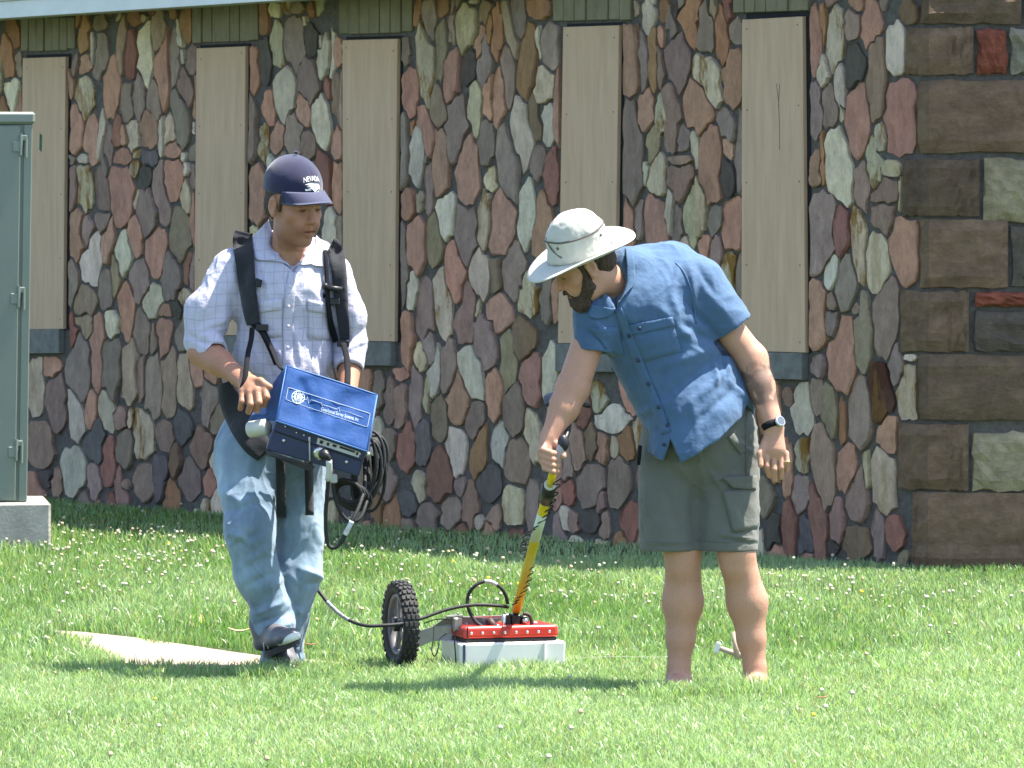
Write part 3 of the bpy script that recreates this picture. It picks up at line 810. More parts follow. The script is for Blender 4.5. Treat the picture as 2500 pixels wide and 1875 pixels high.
def colourise(o, cols, stains):
    a = o.data.attributes.new('stone_colour', 'FLOAT_COLOR', 'POINT')
    a.data.foreach_set('color', np.concatenate([cols, np.ones((len(cols), 1))], 1).astype(np.float32).reshape(-1))
    sh3 = np.array([[hash((round(float(c_[0]) * 1e5), k_)) % 997 / 97.0 for k_ in range(3)] for c_ in cols]) if len(cols) > 400 else np.repeat(np.array([[rr.uniform(0, 10) for _ in range(3)]]), len(cols), 0)
    a = o.data.attributes.new('pattern_shift', 'FLOAT_VECTOR', 'POINT'); a.data.foreach_set('vector', sh3.astype(np.float32).reshape(-1))
    a = o.data.attributes.new('stain', 'FLOAT', 'POINT'); a.data.foreach_set('value', np.asarray(stains, np.float32))
rest = MB(); rc, rs = [], []
for i, p in enumerate(polys):
    V, F, col, stn = stone_mesh(p)
    if i < 300:
        o = make('stone', V, F, sm, wallo)
        colourise(o, np.repeat(col[None], len(V), 0), [stn] * len(V))
    else:
        rest.add(V, F); rc += [col] * len(V); rs += [stn] * len(V)
o = rest.build('small_stones', sm, wallo); colourise(o, np.array(rc), rs); o['kind'] = 'stuff'

# ---- boarded windows
bm, nt, bs = newmat('painted_plywood')
n = noise(nt, 7, 6, 0.65, stretch=(3.5, 3.5, .35)); r = ramp(nt, n.outputs['Fac'], 0.25, (.415, .272, .166), 0.75, (.53, .365, .232))
n2 = noise(nt, 5, 7, 0.8, stretch=(9, 9, .5)); r2 = ramp(nt, n2.outputs['Fac'], 0.66, (0, 0, 0), 0.74, (1, 1, 1))
m2 = nd(nt, 'ShaderNodeMath', operation='MULTIPLY'); m2.inputs[1].default_value = 0.6; nt.links.new(r2.outputs[0], m2.inputs[0])
c = mixc(nt, m2.outputs[0], r.outputs[0], (.19, .155, .10)); nt.links.new(c.outputs[2], bs.inputs['Base Color'])
bs.inputs['Roughness'].default_value = 0.7; bump(nt, bs, n.outputs['Fac'], 0.004)
dk = mat('opening_painted_shade', (.012, .012, .013), .9, .2)
silm = mat('sill_concrete', (.145, .145, .130), .85, .22, 18, .004, 70)
linm, nt, bs = newmat('lintel_stone')
n = noise(nt, 12, 6, .7, stretch=(1, 1, .5)); r = ramp(nt, n.outputs['Fac'], .25, (.135, .118, .068), .75, (.235, .205, .130))
nt.links.new(r.outputs[0], bs.inputs['Base Color']); bs.inputs['Roughness'].default_value = .9; bump(nt, bs, n.outputs['Fac'], .012)
scw = mat('screw_rusty', (.10, .075, .055), .7, .2)
crk = mat('crack_dark', (.05, .04, .03), .9)
grn = mat('paint_green', (.02, .10, .04), .7)
def slab(px4, o0, o1, name, m, parent, bev=0.0):
    mb = MB(); f4 = [wallpt(x, y, o1) for x, y in px4]; b4 = [wallpt(x, y, o0) for x, y in px4]
    # keep front face edges bevelled slightly by an inset ring
    c = np.mean(f4, 0)
    ins = [p + (c - p) / np.linalg.norm(c - p) * bev - NW * 0 for p in f4]
    V = b4 + [p - NW * bev for p in f4] + ins
    F = [(0, 1, 2, 3)] + [(i, i + 4, (i + 1) % 4 + 4, (i + 1) % 4) for i in range(4)] + [(i + 4, i + 8, (i + 1) % 4 + 8, (i + 1) % 4 + 4) for i in range(4)] + [(11, 10, 9, 8)]
    return make(name, V, [f for f in F], m, parent)
for wi, w in enumerate(WINS):
    b = w['board']
    op = [(b[0][0] - .5, b[0][1] - 8), (b[1][0] + 4, b[1][1] - 8), (b[2][0] + 5, b[2][1] + 2), (b[3][0] - .5, b[3][1] + 2)]
    if wi == 4: op[0], op[1] = (op[0][0], b[0][1] - 16), (b[1][0] + 9, b[1][1] - 13)
    win = slab(op, -.005, .004, 'window', dk, wallo and building, .001)  # thin black sheet: shade of the gap round the board, put into colour
    slab(b, .008, .030, 'board', bm, win, .0015)
    slab(w['sill'], .002, .045, 'sill', silm, win, .004)
    for fx_ in (.08, .92):
        for fy_ in (.03, .27, .5, .74, .97):
            tl_, tr_2, br_, bl_ = map(np.array, b); q_ = (tl_ * (1 - fx_) + tr_2 * fx_) * (1 - fy_) + (bl_ * (1 - fx_) + br_ * fx_) * fy_ + (rr.uniform(-2, 2), rr.uniform(-8, 8))
            m8 = MB(); m8.lathe(wallpt(q_[0], q_[1], .0295), NW, [(0, .0045), (.0018, .0040)], 8); m8.build('screw', scw, win)
    l0, l1, t, bt = w['lint']
    nl = 7; xs = np.linspace(l0, l1, nl + 1)
    for k in range(nl):
        j = rr.uniform(-.006, .006)
        yb = bt - 3.2 * (xs[k] - l0) / 100; yb2 = bt - 3.2 * (xs[k + 1] - l0) / 100
        e = rr.uniform(-4, 4) if k in (0, nl - 1) else 0
        slab([(xs[k] + .8, t), (xs[k + 1] - .8, t), (xs[k + 1] - .8 + rr.uniform(-1, 1), yb2 + e), (xs[k] + .8, yb + e)], .0, .022 + j, 'lintel_stone', linm, win, .003)
    if wi == 4:      # split in the plywood
        for pl in ([(1896, 204), (1901, 250), (1903, 300), (1903.5, 365)], [(1903.5, 205), (1902, 235), (1900.5, 262)]):
            q = MB()
            for (xa, ya), (xb, yb) in zip(pl, pl[1:]):
                q.hexa([wallpt(x, y, .0305) for x, y in ((xa - .45, ya), (xa + .45, ya), (xb + .45, yb), (xb - .45, yb))] + [wallpt(x, y, .031) for x, y in ((xa - .45, ya), (xa + .45, ya), (xb + .45, yb), (xb - .45, yb))])
            q.build('split', crk, win)
    if wi == 0:
        q = MB(); q.hexa([wallpt(x, y, .0303) for x, y in ((97, 325), (103, 330), (102, 372), (96, 365))] + [wallpt(x, y, .0308) for x, y in ((97, 325), (103, 330), (102, 372), (96, 365))])
        q.build('paint_mark', grn, win)

# ---- corner: brown blocks that turn the corner, and the face right of it
qm, nt, bs = newmat('brown_sandstone')
at = nd(nt, 'ShaderNodeAttribute', attribute_name='stone_colour')
n1 = noise(nt, 6, 8, .7, stretch=(1, 1, 1.8)); r1 = ramp(nt, n1.outputs['Fac'], .25, (.60, .58, .56), .75, (1.35, 1.34, 1.3))
c1 = mixc(nt, 1.0, at.outputs['Color'], r1.outputs[0], 'MULTIPLY')
n3 = noise(nt, 22, 6, .75); r3 = ramp(nt, n3.outputs['Fac'], .35, (.7, .7, .7), .7, (1.2, 1.2, 1.2)); c2 = mixc(nt, .7, c1.outputs[2], r3.outputs[0], 'MULTIPLY')
nt.links.new(c2.outputs[2], bs.inputs['Base Color']); bs.inputs['Roughness'].default_value = .92; bs.inputs['Specular IOR Level'].default_value = .15
b1 = bump(nt, bs, n1.outputs['Fac'], .03); bump(nt, bs, n3.outputs['Fac'], .010, prev=b1)
NR = np.array((0.0, -1.0, 0.0))
def facept(px, py, off=0.0):
    p = onplane(px, py, CB0 + NR * .03, NR)
    return p + NR * (off - .03)
mb = MB()
c_ = CB0
rx = 3.2
P = [c_ + NR * .0, c_ + np.array((rx, 0, 0)), c_ + np.array((rx, .4, 0)), c_ + np.array((.25, .4, 0))]
mb.hexa([p + ZU * -.1 for p in P] + [p + ZU * WTOP for p in P])
pier = mb.build('corner_pier', mo, building)
def wrap_block(y0, y1, xl, xr, col, name='block'):
    """rough block: strip on the left face, rounded arris, strip on the right face"""
    zt = onplane(2275, y0, CB0, NR)[2]; zb = onplane(2275, y1, CB0, NR)[2]
    ul = np.dot(wallpt(xl, (y0 + y1) / 2, .03) - CB0, UD); ur = facept(xr, (y0 + y1) / 2, .03)[0] - CB0[0]
    prof = []
    bis = (NW + NR) / np.linalg.norm(NW + NR)
    for u in np.linspace(ul, .06, 5): prof.append((CB0 + UD * u, NW, u > ul - 1e-6))
    prof.append((CB0, bis, False))
    for u in np.linspace(.06, ur, 9): prof.append((CB0 + np.array((u, 0, 0)), NR, u > ur - 1e-6))
    nzr = 6; V = []; M = len(prof)
    for iz in range(nzr + 1):
        z = zb + (zt - zb) * iz / nzr
        for (b, nn, e) in prof:
            edge = e or iz in (0, nzr) or b is prof[0][0]
            o = .030 + (.0 if edge else .008 + rr.uniform(-.009, .010)) + (.010 if b is CB0 else 0)
            if edge: o = .023 + rr.uniform(-.004, .004)
            V.append(b + nn * o + ZU * (z + (rr.uniform(-.004, .004) if not edge else rr.uniform(-.006, .006))))
    k = len(V)
    for iz in range(nzr + 1):
        for (b, nn, e) in prof: V.append(b - nn * .004 + ZU * (zb + (zt - zb) * iz / nzr))
    F = []
    for iz in range(nzr):
        for j in range(M - 1):
            a = iz * M + j; F.append((a, a + 1, a + 1 + M, a + M))
    rim = list(range(M)) + [iz * M + M - 1 for iz in range(1, nzr + 1)] + [nzr * M + j for j in range(M - 2, -1, -1)] + [iz * M for iz in range(nzr - 1, 0, -1)]
    for a, b in zip(rim, rim[1:] + rim[:1]): F.append((b, a, a + k, b + k))
    o = make(name, V, F, qm, pier)
    colourise(o, np.repeat((np.array(col) * rr.uniform(.9, 1.1))[None], len(V), 0), [0] * len(V))
def face_block(y0, y1, x0, x1, col, rag=4, name='block'):
    nx, ny = 8, 6; V = []
    rng = [[(x0 + (x1 - x0) * j / nx, y0 + (y1 - y0) * i / ny) for j in range(nx + 1)] for i in range(ny + 1)]
    for i in range(ny + 1):
        for j in range(nx + 1):
            x, y = rng[i][j]; edge = i in (0, ny) or j in (0, nx)
            V.append(facept(x + rr.uniform(-1, 1) * (rag if edge else 1.5), y + rr.uniform(-1, 1) * (rag if edge else 1.5), .022 + rr.uniform(-.004, .004) if edge else .040 + rr.uniform(-.010, .010)))
    k = len(V)
    for i in range(ny + 1):
        for j in range(nx + 1): V.append(facept(*rng[i][j], -.004))
    F = []; M = nx + 1
    for i in range(ny):
        for j in range(nx): a = i * M + j; F.append((a, a + M, a + M + 1, a + 1))
    rim = list(range(M)) + [i * M + nx for i in range(1, ny + 1)] + [ny * M + j for j in range(nx - 1, -1, -1)] + [i * M for i in range(ny - 1, 0, -1)]
    for a, b in zip(rim, rim[1:] + rim[:1]): F.append((a, b, b + k, a + k))
    o = make(name, V, F, qm, pier)
    colourise(o, np.repeat((np.array(col) * rr.uniform(.92, 1.08))[None], len(V), 0), [0] * len(V))
BR1, BR2 = (.205, .135, .088), (.158, .108, .072)
for i, (y0, y1, xl, xr) in enumerate(QUO): wrap_block(y0, y1, xl, xr, BR1 if i % 3 else BR2)
CRM, GRY, RED, DKB = (.33, .275, .175), (.25, .225, .17), (.27, .085, .055), (.125, .10, .08)
for a in ((72, 180, 2388, 2458, RED, 5), (70, 178, 2456 + 12, 2590, GRY, 5), (389, 543, 2402, 2560, CRM, 6), (552, 700, 2472, 2640, DKB, 4), (713, 748, 2382, 2520, RED, 3),
          (760, 857, 2380, 2640, DKB, 4), (1057, 1197, 2374, 2560, CRM, 7), (-95, 54, 2504, 2700, BR2, 4), (396, 530, 2570, 2760, BR2, 4), (722, 750, 2530, 2700, BR2, 3), (1040, 1195, 2572, 2760, BR1, 4)):
    face_block(*a)

# ---- eave with fascia board and gutter lip
em = mat('eave_paint', (.60, .62, .60), .5, .06, 5)
em2 = mat('eave_trim', (.46, .46, .36), .55, .06, 5)
OV = 0.42
zE = onplane(0, 44.6, CB0 + NW * OV, NW)[2]
mb = MB(); mb2 = MB()
U0, U1 = 2.9, 12.0
def seg(m_, o0, o1, z0, z1): m_.hexa([CB0 + UD * u + NW * o + ZU * z for z in (z0, z1) for (u, o) in ((U0, o0), (U1, o0), (U1, o1), (U0, o1))])
seg(mb, OV - .025, OV, zE, zE + .095)
seg(mb2, OV - .02, OV + .012, zE + .097, zE + .118)
seg(mb, OV - .018, OV + .022, zE + .120, zE + .24)
seg(mb, -.30, OV - .027, zE + .02, zE + .04)
ev = mb.build('eave', em, building); mb2.build('trim', em2, ev)
# roof slab over the wall
mb = MB()
mb.hexa([CB0 + UD * u + NW * o + ZU * z for (u, o, z) in ((-.0, .36, zE + .245), (12, .46, zE + .245), (12, -5, zE + .9), (-.0, -5, zE + .9), (-.0, .36, zE + .30), (12, .46, zE + .30), (12, -5, zE + .96), (-.0, -5, zE + .96))])
mb.build('roof', mat('roof_shingle', (.10, .09, .085), .9, .3, 30), building)

# ------------------------------------------------------------------ utility cabinet on its concrete pad
cm = mat('cabinet_paint', (.155, .185, .150), .42, .07, 3, .0006, 120, spec=.5)
cml = mat('cabinet_lid_paint', (.17, .20, .165), .40, .06, 3, spec=.5)
DC = CAMZ * 0 + onground(50, 1342)[1]
ca_ = math.radians(8); AX = np.array((math.cos(ca_), -math.sin(ca_) * -1, 0)); AX = np.array((math.cos(ca_), math.sin(ca_), 0)); AY = np.array((-math.sin(ca_), math.cos(ca_), 0))
lean = math.radians(1.0); AZ = np.array((math.sin(lean), 0, math.cos(lean)))
cr = W(66, 1226, DC)                                    # lower right front corner
WB, DP = 1.25, 0.55
zt = W(88, 302, DC)[2]; Hc = zt - cr[2]
pad = thing('concrete_base', (cr[0] - WB / 2, cr[1], 0), 'weathered grey concrete base under the green utility cabinet', 'concrete base')
ctr = cr - AX * (WB / 2) + AY * (DP / 2)
mb = MB(); mb.box((ctr[0] + .03, ctr[1], cr[2] / 2 - .03), AX, AY, ZU, (WB / 2 + .085, DP / 2 + .05, cr[2] / 2 + .03), .012)
mb.build('slab', mat('pad_concrete', (.33, .31, .27), .9, .2, 9, .004, 60), pad)
cab = thing('utility_cabinet', (ctr[0], ctr[1], cr[2]), 'tall grey green metal utility cabinet with hinges at left edge', 'cabinet')
mb = MB(); mb.box(ctr + AZ * Hc / 2, AX, AY, AZ, (WB / 2, DP / 2, Hc / 2), .006); mb.build('body', cm, cab)
mb = MB(); mb.box(ctr + AZ * (Hc + .028), AX, AY, AZ, (WB / 2 + .012, DP / 2 + .025, .030), .012); mb.build('lid', cml, cab)
sw = .052
mb = MB(); mb.box(ctr + AZ * (Hc / 2) - AY * (DP / 2 + .008) - AX * (sw / 2), AX, AY, AZ, (WB / 2 - sw / 2 - .006, .008, Hc / 2 - .01), .005)
door = mb.build('door', cm, cab)
fl = MB(); fl.box(cr + AZ * (Hc / 2) - AY * .006 - AX * (sw / 2 - .004), AX, AY, AZ, (sw / 2 - .006, .006, Hc / 2 - .004), .004); fl.build('frame', cm, cab)
for (y0, y1) in ((327, 379), (698, 750), (1072, 1124)):
    z0 = W(70, y1, DC)[2] - cr[2]; z1 = W(70, y0, DC)[2] - cr[2]
    b0 = cr - AY * .024 - AX * (sw + .004)
    mb = MB(); mb.tube([b0 + AZ * z0, b0 + AZ * z1], .0075, 8); mb.tube([b0 + AX * .026 + AZ * (z0 - .012), b0 + AX * .026 + AZ * (z1 - .02)], .0065, 8)
    mb.box(b0 + AX * .014 + AZ * (z1 - .02) + AY * .006, AX, AY, AZ, (.016, .008, .014), .003)
    mb.box(b0 - AX * .022 + AZ * ((z0 + z1) / 2 - .01) + AY * .006, AX, AY, AZ, (.018, .006, .026), .003)
    mb.build('hinge', cml, cab, smooth=False)
# ------------------------------------------------------------------ people
def head_frame(yaw, pitch, roll=0.0):
    """columns: his right, forward, up. yaw 0 faces the camera, positive turns to image right; pitch down"""
    y, p = math.radians(yaw), math.radians(pitch)
    f = np.array((math.sin(y) * math.cos(p), -math.cos(y) * math.cos(p), -math.sin(p)))
    r = np.array((-math.cos(y), -math.sin(y), 0.0))
    u = np.cross(r, f)
    a = math.radians(roll)
    r, u = r * math.cos(a) + u * math.sin(a), u * math.cos(a) - r * math.sin(a)
    return np.stack([r, f, u], 1)
class Head:
    def __init__(self, c, R, s=1.0): self.c, self.R, self.s = np.array(c, float), R, s
    def p(self, x, y, z): return self.c + self.R @ (np.array((x, y, z), float) * self.s)
    def loc(self, v): return (np.asarray(v) - self.c) @ self.R / self.s
class Scaled:
    def __init__(self, S, s): self.S, self.s = S, s
    def ell(self, c, r, R=None, k=.02, sub=False): self.S.ell(c, np.array(r) * self.s, R, k * self.s, sub)
    def cap(self, a, b, ra, rb, k=.02, sub=False): self.S.cap(a, b, ra * self.s, rb * self.s, k * self.s, sub)
def head_sdf(S, H, jaw=1.0):
    p, R = H.p, H.R
    S = Scaled(S, H.s)
    S.ell(p(0, -.015, .055), (.074, .097, .085), R, .0)
    S.ell(p(0, .030, .000), (.066 * (.5 + .5 * jaw), .068, .088), R, .03)
    S.ell(p(0, .036, -.066), (.054 * jaw, .054, .050), R, .03)
    S.cap(p(-.036 * jaw, .030, -.072), p(.036 * jaw, .030, -.072), .026, .026, .03)
    S.ell(p(0, .074, -.100), (.024, .020, .018), R, .025)
    for s in (-1, 1):
        S.ell(p(s * .043, .060, -.016), (.022, .022, .018), R, .02)
        S.ell(p(s * .028, .086, -.045), (.016, .013, .022), R, .02)
    S.cap(p(-.034, .084, .034), p(.034, .084, .034), .011, .011, .016)
    for s in (-1, 1):
        S.ell(p(s * .031, .101, .012), (.019, .016, .0125), R, .012, sub=True)
        S.ell(p(s * .031, .081, .011), (.0145, .0125, .0125), R, .003)
        S.cap(p(s * .018, .092, .016), p(s * .044, .084, .016), .0035, .003, .005)
    S.cap(p(0, .092, .026), p(0, .113, -.020), .0075, .0105, .010)
    S.ell(p(0, .112, -.024), (.012, .012, .010), R, .008)
    for s in (-1, 1):
        S.ell(p(s * .0135, .100, -.028), (.0085, .010, .0075), R, .007)
        S.ell(p(s * .007, .110, -.036), (.0038, .0045, .004), R, .003, sub=True)
    S.ell(p(0, .094, -.044), (.010, .006, .010), R, .01)
    S.cap(p(-.025, .084, -.0585), p(0, .097, -.0555), .0045, .0060, .006); S.cap(p(.025, .084, -.0585), p(0, .097, -.0555), .0045, .0060, .006)
    S.cap(p(-.021, .085, -.067), p(.0, .095, -.0705), .0045, .0070, .006); S.cap(p(.021, .085, -.067), p(.0, .095, -.0705), .0045, .0070, .006)
    S.cap(p(-.027, .090, -.0622), p(0, .103, -.0630), .0024, .0034, .002, sub=True); S.cap(p(.027, .090, -.0622), p(0, .103, -.0630), .0024, .0034, .002, sub=True)
    for s in (-1, 1):
        S.ell(p(s * .079, -.006, .004), (.0085, .020, .032), R, .010)
        S.ell(p(s * .086, -.002, .006), (.006, .011, .018), R, .005, sub=True)
        S.ell(p(s * .080, .004, -.024), (.007, .009, .010), R, .008)
def skin_material(name, base, red):
    m, nt, bs = newmat(name)
    at = nd(nt, 'ShaderNodeAttribute', attribute_name='skin_tint')
    n = noise(nt, 22, 6, .7); r = ramp(nt, n.outputs['Fac'], .3, base, .7, red)
    c = mixc(nt, 1.0, r.outputs[0], at.outputs['Color'], 'MULTIPLY')
    n3 = noise(nt, 300, 3, .6); r3 = ramp(nt, n3.outputs['Fac'], .3, (.86, .86, .86), .7, (1.1, 1.1, 1.1)); c2 = mixc(nt, .8, c.outputs[2], r3.outputs[0], 'MULTIPLY')
    nt.links.new(c2.outputs[2], bs.inputs['Base Color'])
    bs.inputs['Roughness'].default_value = .52; bs.inputs['Specular IOR Level'].default_value = .38
    bs.inputs['Subsurface Weight'].default_value = .06; bs.inputs['Subsurface Radius'].default_value = (.006, .0025, .0015); bs.inputs['Subsurface Scale'].default_value = 1.0
    bump(nt, bs, n3.outputs['Fac'], .0015)
    return m
def tint_attr(o, T):
    a = o.data.attributes.new('skin_tint', 'FLOAT_COLOR', 'POINT')
    a.data.foreach_set('color', np.concatenate([T, np.ones((len(T), 1))], 1).astype(np.float32).reshape(-1))
def face_tint(H, v, brow, stubble=0.0):  # also darkens mouth line, folds, nostrils and chin crease: shade put into colour
    L = H.loc(v); T = np.ones((len(v), 3))
    def blend(mask, c):
        nonlocal T
        T = T * (1 - mask[:, None]) + T * np.array(c) * mask[:, None]
    x, y, z = L[:, 0], L[:, 1], L[:, 2]
    infront = (y > .04) & (np.abs(x) < .09) & (z < .16) & (z > -.14)
    lip = infront * np.exp(-((x / .026) ** 4)) * np.exp(-(((z + .063) / .0095) ** 4)) * (y > .080); blend(lip, (.80, .58, .56))
    ml = infront * np.exp(-((x / .024) ** 4)) * np.exp(-(((z + .0628) / .0028) ** 2)) * (y > .078); blend(ml, (.24, .14, .13))
    for s in (-1, 1):
        br = infront * np.exp(-(((x - s * .031) / .019) ** 4)) * np.exp(-(((z - .031 + .12 * np.abs(np.abs(x) - .03)) / .0058) ** 2)) ; blend(br, brow)
        ey = infront * np.exp(-(((x - s * .031) / .0125) ** 4)) * np.exp(-(((z - .0085) / .0042) ** 2)); blend(ey, (.14, .10, .08))
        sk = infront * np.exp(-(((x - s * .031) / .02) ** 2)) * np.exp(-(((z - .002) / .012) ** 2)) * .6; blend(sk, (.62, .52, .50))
        ck = infront * np.exp(-(((x - s * .045) / .02) ** 2)) * np.exp(-(((z + .02) / .02) ** 2)) * .5; blend(ck, (1.06, .86, .82))
    for s in (-1, 1):
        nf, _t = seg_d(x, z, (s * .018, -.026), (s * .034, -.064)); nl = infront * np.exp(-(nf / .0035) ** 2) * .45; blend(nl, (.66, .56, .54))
        nh = infront * np.exp(-(((x - s * .008) / .004) ** 2)) * np.exp(-(((z + .034) / .003) ** 2)) * (y > .09); blend(nh, (.22, .14, .12))
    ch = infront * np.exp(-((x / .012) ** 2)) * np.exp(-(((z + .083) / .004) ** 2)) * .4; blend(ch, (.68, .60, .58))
    ns = infront * np.exp(-((x / .014) ** 2)) * np.exp(-(((z + .02) / .018) ** 2)) * (y > .09) * .5; blend(ns, (1.05, .82, .78))
    if stubble:
        st = np.clip((-.030 - z) / .02, 0, 1) * (y > -.01) * (z > -.145) * stubble * (1 - lip); blend(st, (.70, .66, .66))
    return T
def body_hair(name, o, v, q, sel, count, length, m, parent, down=(0, 0, -1)):
    r_ = np.random.default_rng(5); idx = np.where(sel)[0]; n = vnormals(v, q)
    pick = r_.choice(idx, count); V = np.zeros((count, 3, 3)); t = np.array(down) * .75 + r_.normal(0, .35, (count, 3))
    d = n[pick] * .55 + t * .6; d /= np.linalg.norm(d, axis=1, keepdims=True); L = length * r_.uniform(.5, 1.2, count)[:, None]
    sd_ = np.cross(d, r_.normal(0, 1, (count, 3))); sd_ /= np.linalg.norm(sd_, axis=1, keepdims=True)
    p = v[pick] + r_.normal(0, .0015, (count, 3))
    V[:, 0] = p - sd_ * .00028; V[:, 1] = p + sd_ * .00028; V[:, 2] = p + d * L
    h = make(name, V.reshape(-1, 3), np.arange(count * 3).reshape(-1, 3), m, parent); h['kind'] = 'stuff'; return h
def finger(S, pts, r0, r1, k=.004):
    for i, (a, b) in enumerate(zip(pts, pts[1:])):
        t0, t1 = i / (len(pts) - 1), (i + 1) / (len(pts) - 1)
        S.cap(a, b, r0 + (r1 - r0) * t0, r0 + (r1 - r0) * t1, k)

# ================================================================== the man with the cap
DL = 17.80
SL = FPX / DL
def L_(px, py, d=0.0): return W(px, py, DL + d)
def rl(p): return p / SL
person1 = thing('person', (onground(690, 1636)[0], DL, 0), 'man in navy cap, pale checked shirt and faded jeans carrying blue console', 'person')
skin1 = skin_material('tanned_skin', (.345, .170, .098), (.40, .188, .112))
H1 = Head(L_(716, 503, -.06), head_frame(40, 14, -3), 1.10)
lo = np.minimum(L_(430, 1660, -.5), L_(430, 1660, .3)); hi = np.maximum(L_(920, 375, .3), L_(920, 375, -.5))
B = SDF((lo[0], DL - .50, -.02), (hi[0], DL + .26, hi[2]), .0042)
head_sdf(B, H1, .93)
nb = L_(705, 655, .045)
B.cap(H1.p(0, -.012, -.045), nb, .056, .064, .03)
B.cap(nb, L_(690, 760, .03), .075, .10, .05); B.cap(L_(690, 760, .03), L_(668, 1050, .03), .105, .10, .05)
B.cap(L_(580, 662, .04), L_(806, 676, .04), .032, .032, .04)
# his right arm (left in the picture)
sh, el, wr = L_(560, 668, .03), L_(497, 858, -.03), L_(588, 922, -.235)
B.cap(sh, el, .032, .043, .03); B.cap(el, wr, .046, .031, .03); B.cap(el, el * .55 + wr * .45, .050, .046, .03)
# fist: back of the hand and four fingers curling over the edge of the hood
pc = L_(608, 938, -.285)
B.cap(wr, pc, .032, .037, .02, flat=((0, -.8, .6), .80))
kn = [L_(645, 944, -0.328), L_(628, 954, -0.335), L_(610, 958, -0.331), L_(592, 955, -0.316)]
mid = [L_(651, 970, -0.356), L_(633, 983, -0.363), L_(612, 988, -0.358), L_(591, 981, -0.34)]
tip = [L_(645, 989, -0.328), L_(627, 1001, -0.335), L_(607, 1005, -0.33), L_(587, 997, -0.314)]
for a, b, c, r_ in zip(kn, mid, tip, (.0134, .0138, .0134, .0120)):
    B.cap(pc, a, .026, r_ * 1.1, .014); finger(B, (a, b, c), r_, r_ * .86, .004)
finger(B, (L_(606, 926, -.29), L_(636, 930, -.325), L_(659, 945, -.340)), .0130, .0105, .008)
# his left arm, hand behind the console
sh2, el2, wr2 = L_(826, 682, .035), L_(858, 850, .07), L_(846, 985, -.10)
B.cap(sh2, el2, .028, .043, .03); B.cap(el2, wr2, .045, .031, .03)
pc2 = L_(838, 1035, -.14); B.cap(wr2, pc2, .030, .030, .02, flat=((1, 0, 0), .75))
for k_ in range(4):
    a = L_(862 - k_ * 12, 1058, -.15 + .0 * k_); finger(B, (a, L_(860 - k_ * 12, 1080, -.175), L_(850 - k_ * 12, 1086, -.15)), .0102, .0088, .004)
finger(B, (L_(862, 1015, -.15), L_(878, 1035, -.17), L_(876, 1058, -.18)), .0115, .0095, .006)
# legs inside the jeans
HR, KR, AR = L_(600, 1120, .02), L_(616, 1310, -.12), L_(676, 1520, -.03)
HL, KL, AL = L_(722, 1120, .05), L_(733, 1385, .03), L_(693, 1600, .05)
for a, b, c in ((HR, KR, AR), (HL, KL, AL)):
    B.cap(a, b, .078, .052, .03); B.cap(b, c, .050, .036, .03)
v, q = B.mesh()
T = face_tint(H1, v, (.24, .19, .16), .75)
body1 = make('body', v, q, skin1, person1, True); tint_attr(body1, T)

# shirt
ck, nt, bs = newmat('checked_shirt_cloth')
tc = nd(nt, 'ShaderNodeTexCoord'); sp = nd(nt, 'ShaderNodeSeparateXYZ'); nt.links.new(tc.outputs['Object'], sp.inputs[0])
nz_ = noise(nt, 5, 2, .5); sc_ = nd(nt, 'ShaderNodeMath', operation='MULTIPLY'); sc_.inputs[1].default_value = .045; nt.links.new(nz_.outputs['Fac'], sc_.inputs[0])
fac = None
for ax, per, ph in ((0, .034, 0), (2, .040, .01)):
    a = nd(nt, 'ShaderNodeMath', operation='ADD'); nt.links.new(sp.outputs[ax], a.inputs[0]); nt.links.new(sc_.outputs[0], a.inputs[1])
    b = nd(nt, 'ShaderNodeMath', operation='PINGPONG'); b.inputs[1].default_value = per / 2; nt.links.new(a.outputs[0], b.inputs[0])
    c = nd(nt, 'ShaderNodeMath', operation='LESS_THAN'); c.inputs[1].default_value = .0013; nt.links.new(b.outputs[0], c.inputs[0])
    if fac is None: fac = c.outputs[0]
    else:
        mx_ = nd(nt, 'ShaderNodeMath', operation='MAXIMUM'); nt.links.new(fac, mx_.inputs[0]); nt.links.new(c.outputs[0], mx_.inputs[1]); fac = mx_.outputs[0]
fm = nd(nt, 'ShaderNodeMath', operation='MULTIPLY'); fm.inputs[1].default_value = .5; nt.links.new(fac, fm.inputs[0])
c = mixc(nt, fm.outputs[0], (.47, .455, .53), (.24, .23, .32)); nt.links.new(c.outputs[2], bs.inputs['Base Color'])
bs.inputs['Roughness'].default_value = .85; bs.inputs['Specular IOR Level'].default_value = .2
n1 = noise(nt, 16, 4, .55); b1 = bump(nt, bs, n1.outputs['Fac'], .010); n2 = noise(nt, 800, 2); bump(nt, bs, n2.outputs['Fac'], .0006, prev=b1)
plain1, _, _, _ = fabric('shirt_cloth_plain', (.48, .465, .54))
S1 = SDF((lo[0], DL - .32, L_(0, 1140)[2]), (hi[0], DL + .28, L_(0, 560)[2]), .0046)
S1.ell(L_(694, 735, .035), (rl(132), .135, rl(140)), None, 0)
S1.ell(L_(688, 880, .03), (rl(122), .130, rl(132)), None, .05)
S1.cap(L_(680, 960, .03), L_(676, 1030, .03), .115, .10, .05, flat=((0, 1, 0), .85))
S1.cap(L_(568, 646, .04), L_(818, 660, .04), rl(36), rl(34), .04)
S1.cap(L_(630, 618, .06), L_(700, 600, .075), rl(40), rl(42), .04); S1.cap(L_(700, 600, .075), L_(780, 626, .06), rl(42), rl(38), .04)
S1.cap(L_(562, 660, .025), L_(508, 765, .0), rl(45), rl(50), .03); S1.cap(L_(505, 760, .0), L_(494, 835, -.02), rl(53), rl(45), .03)
S1.cap(L_(494, 830, -.02), L_(528, 866, -.09), rl(43), rl(36), .012)
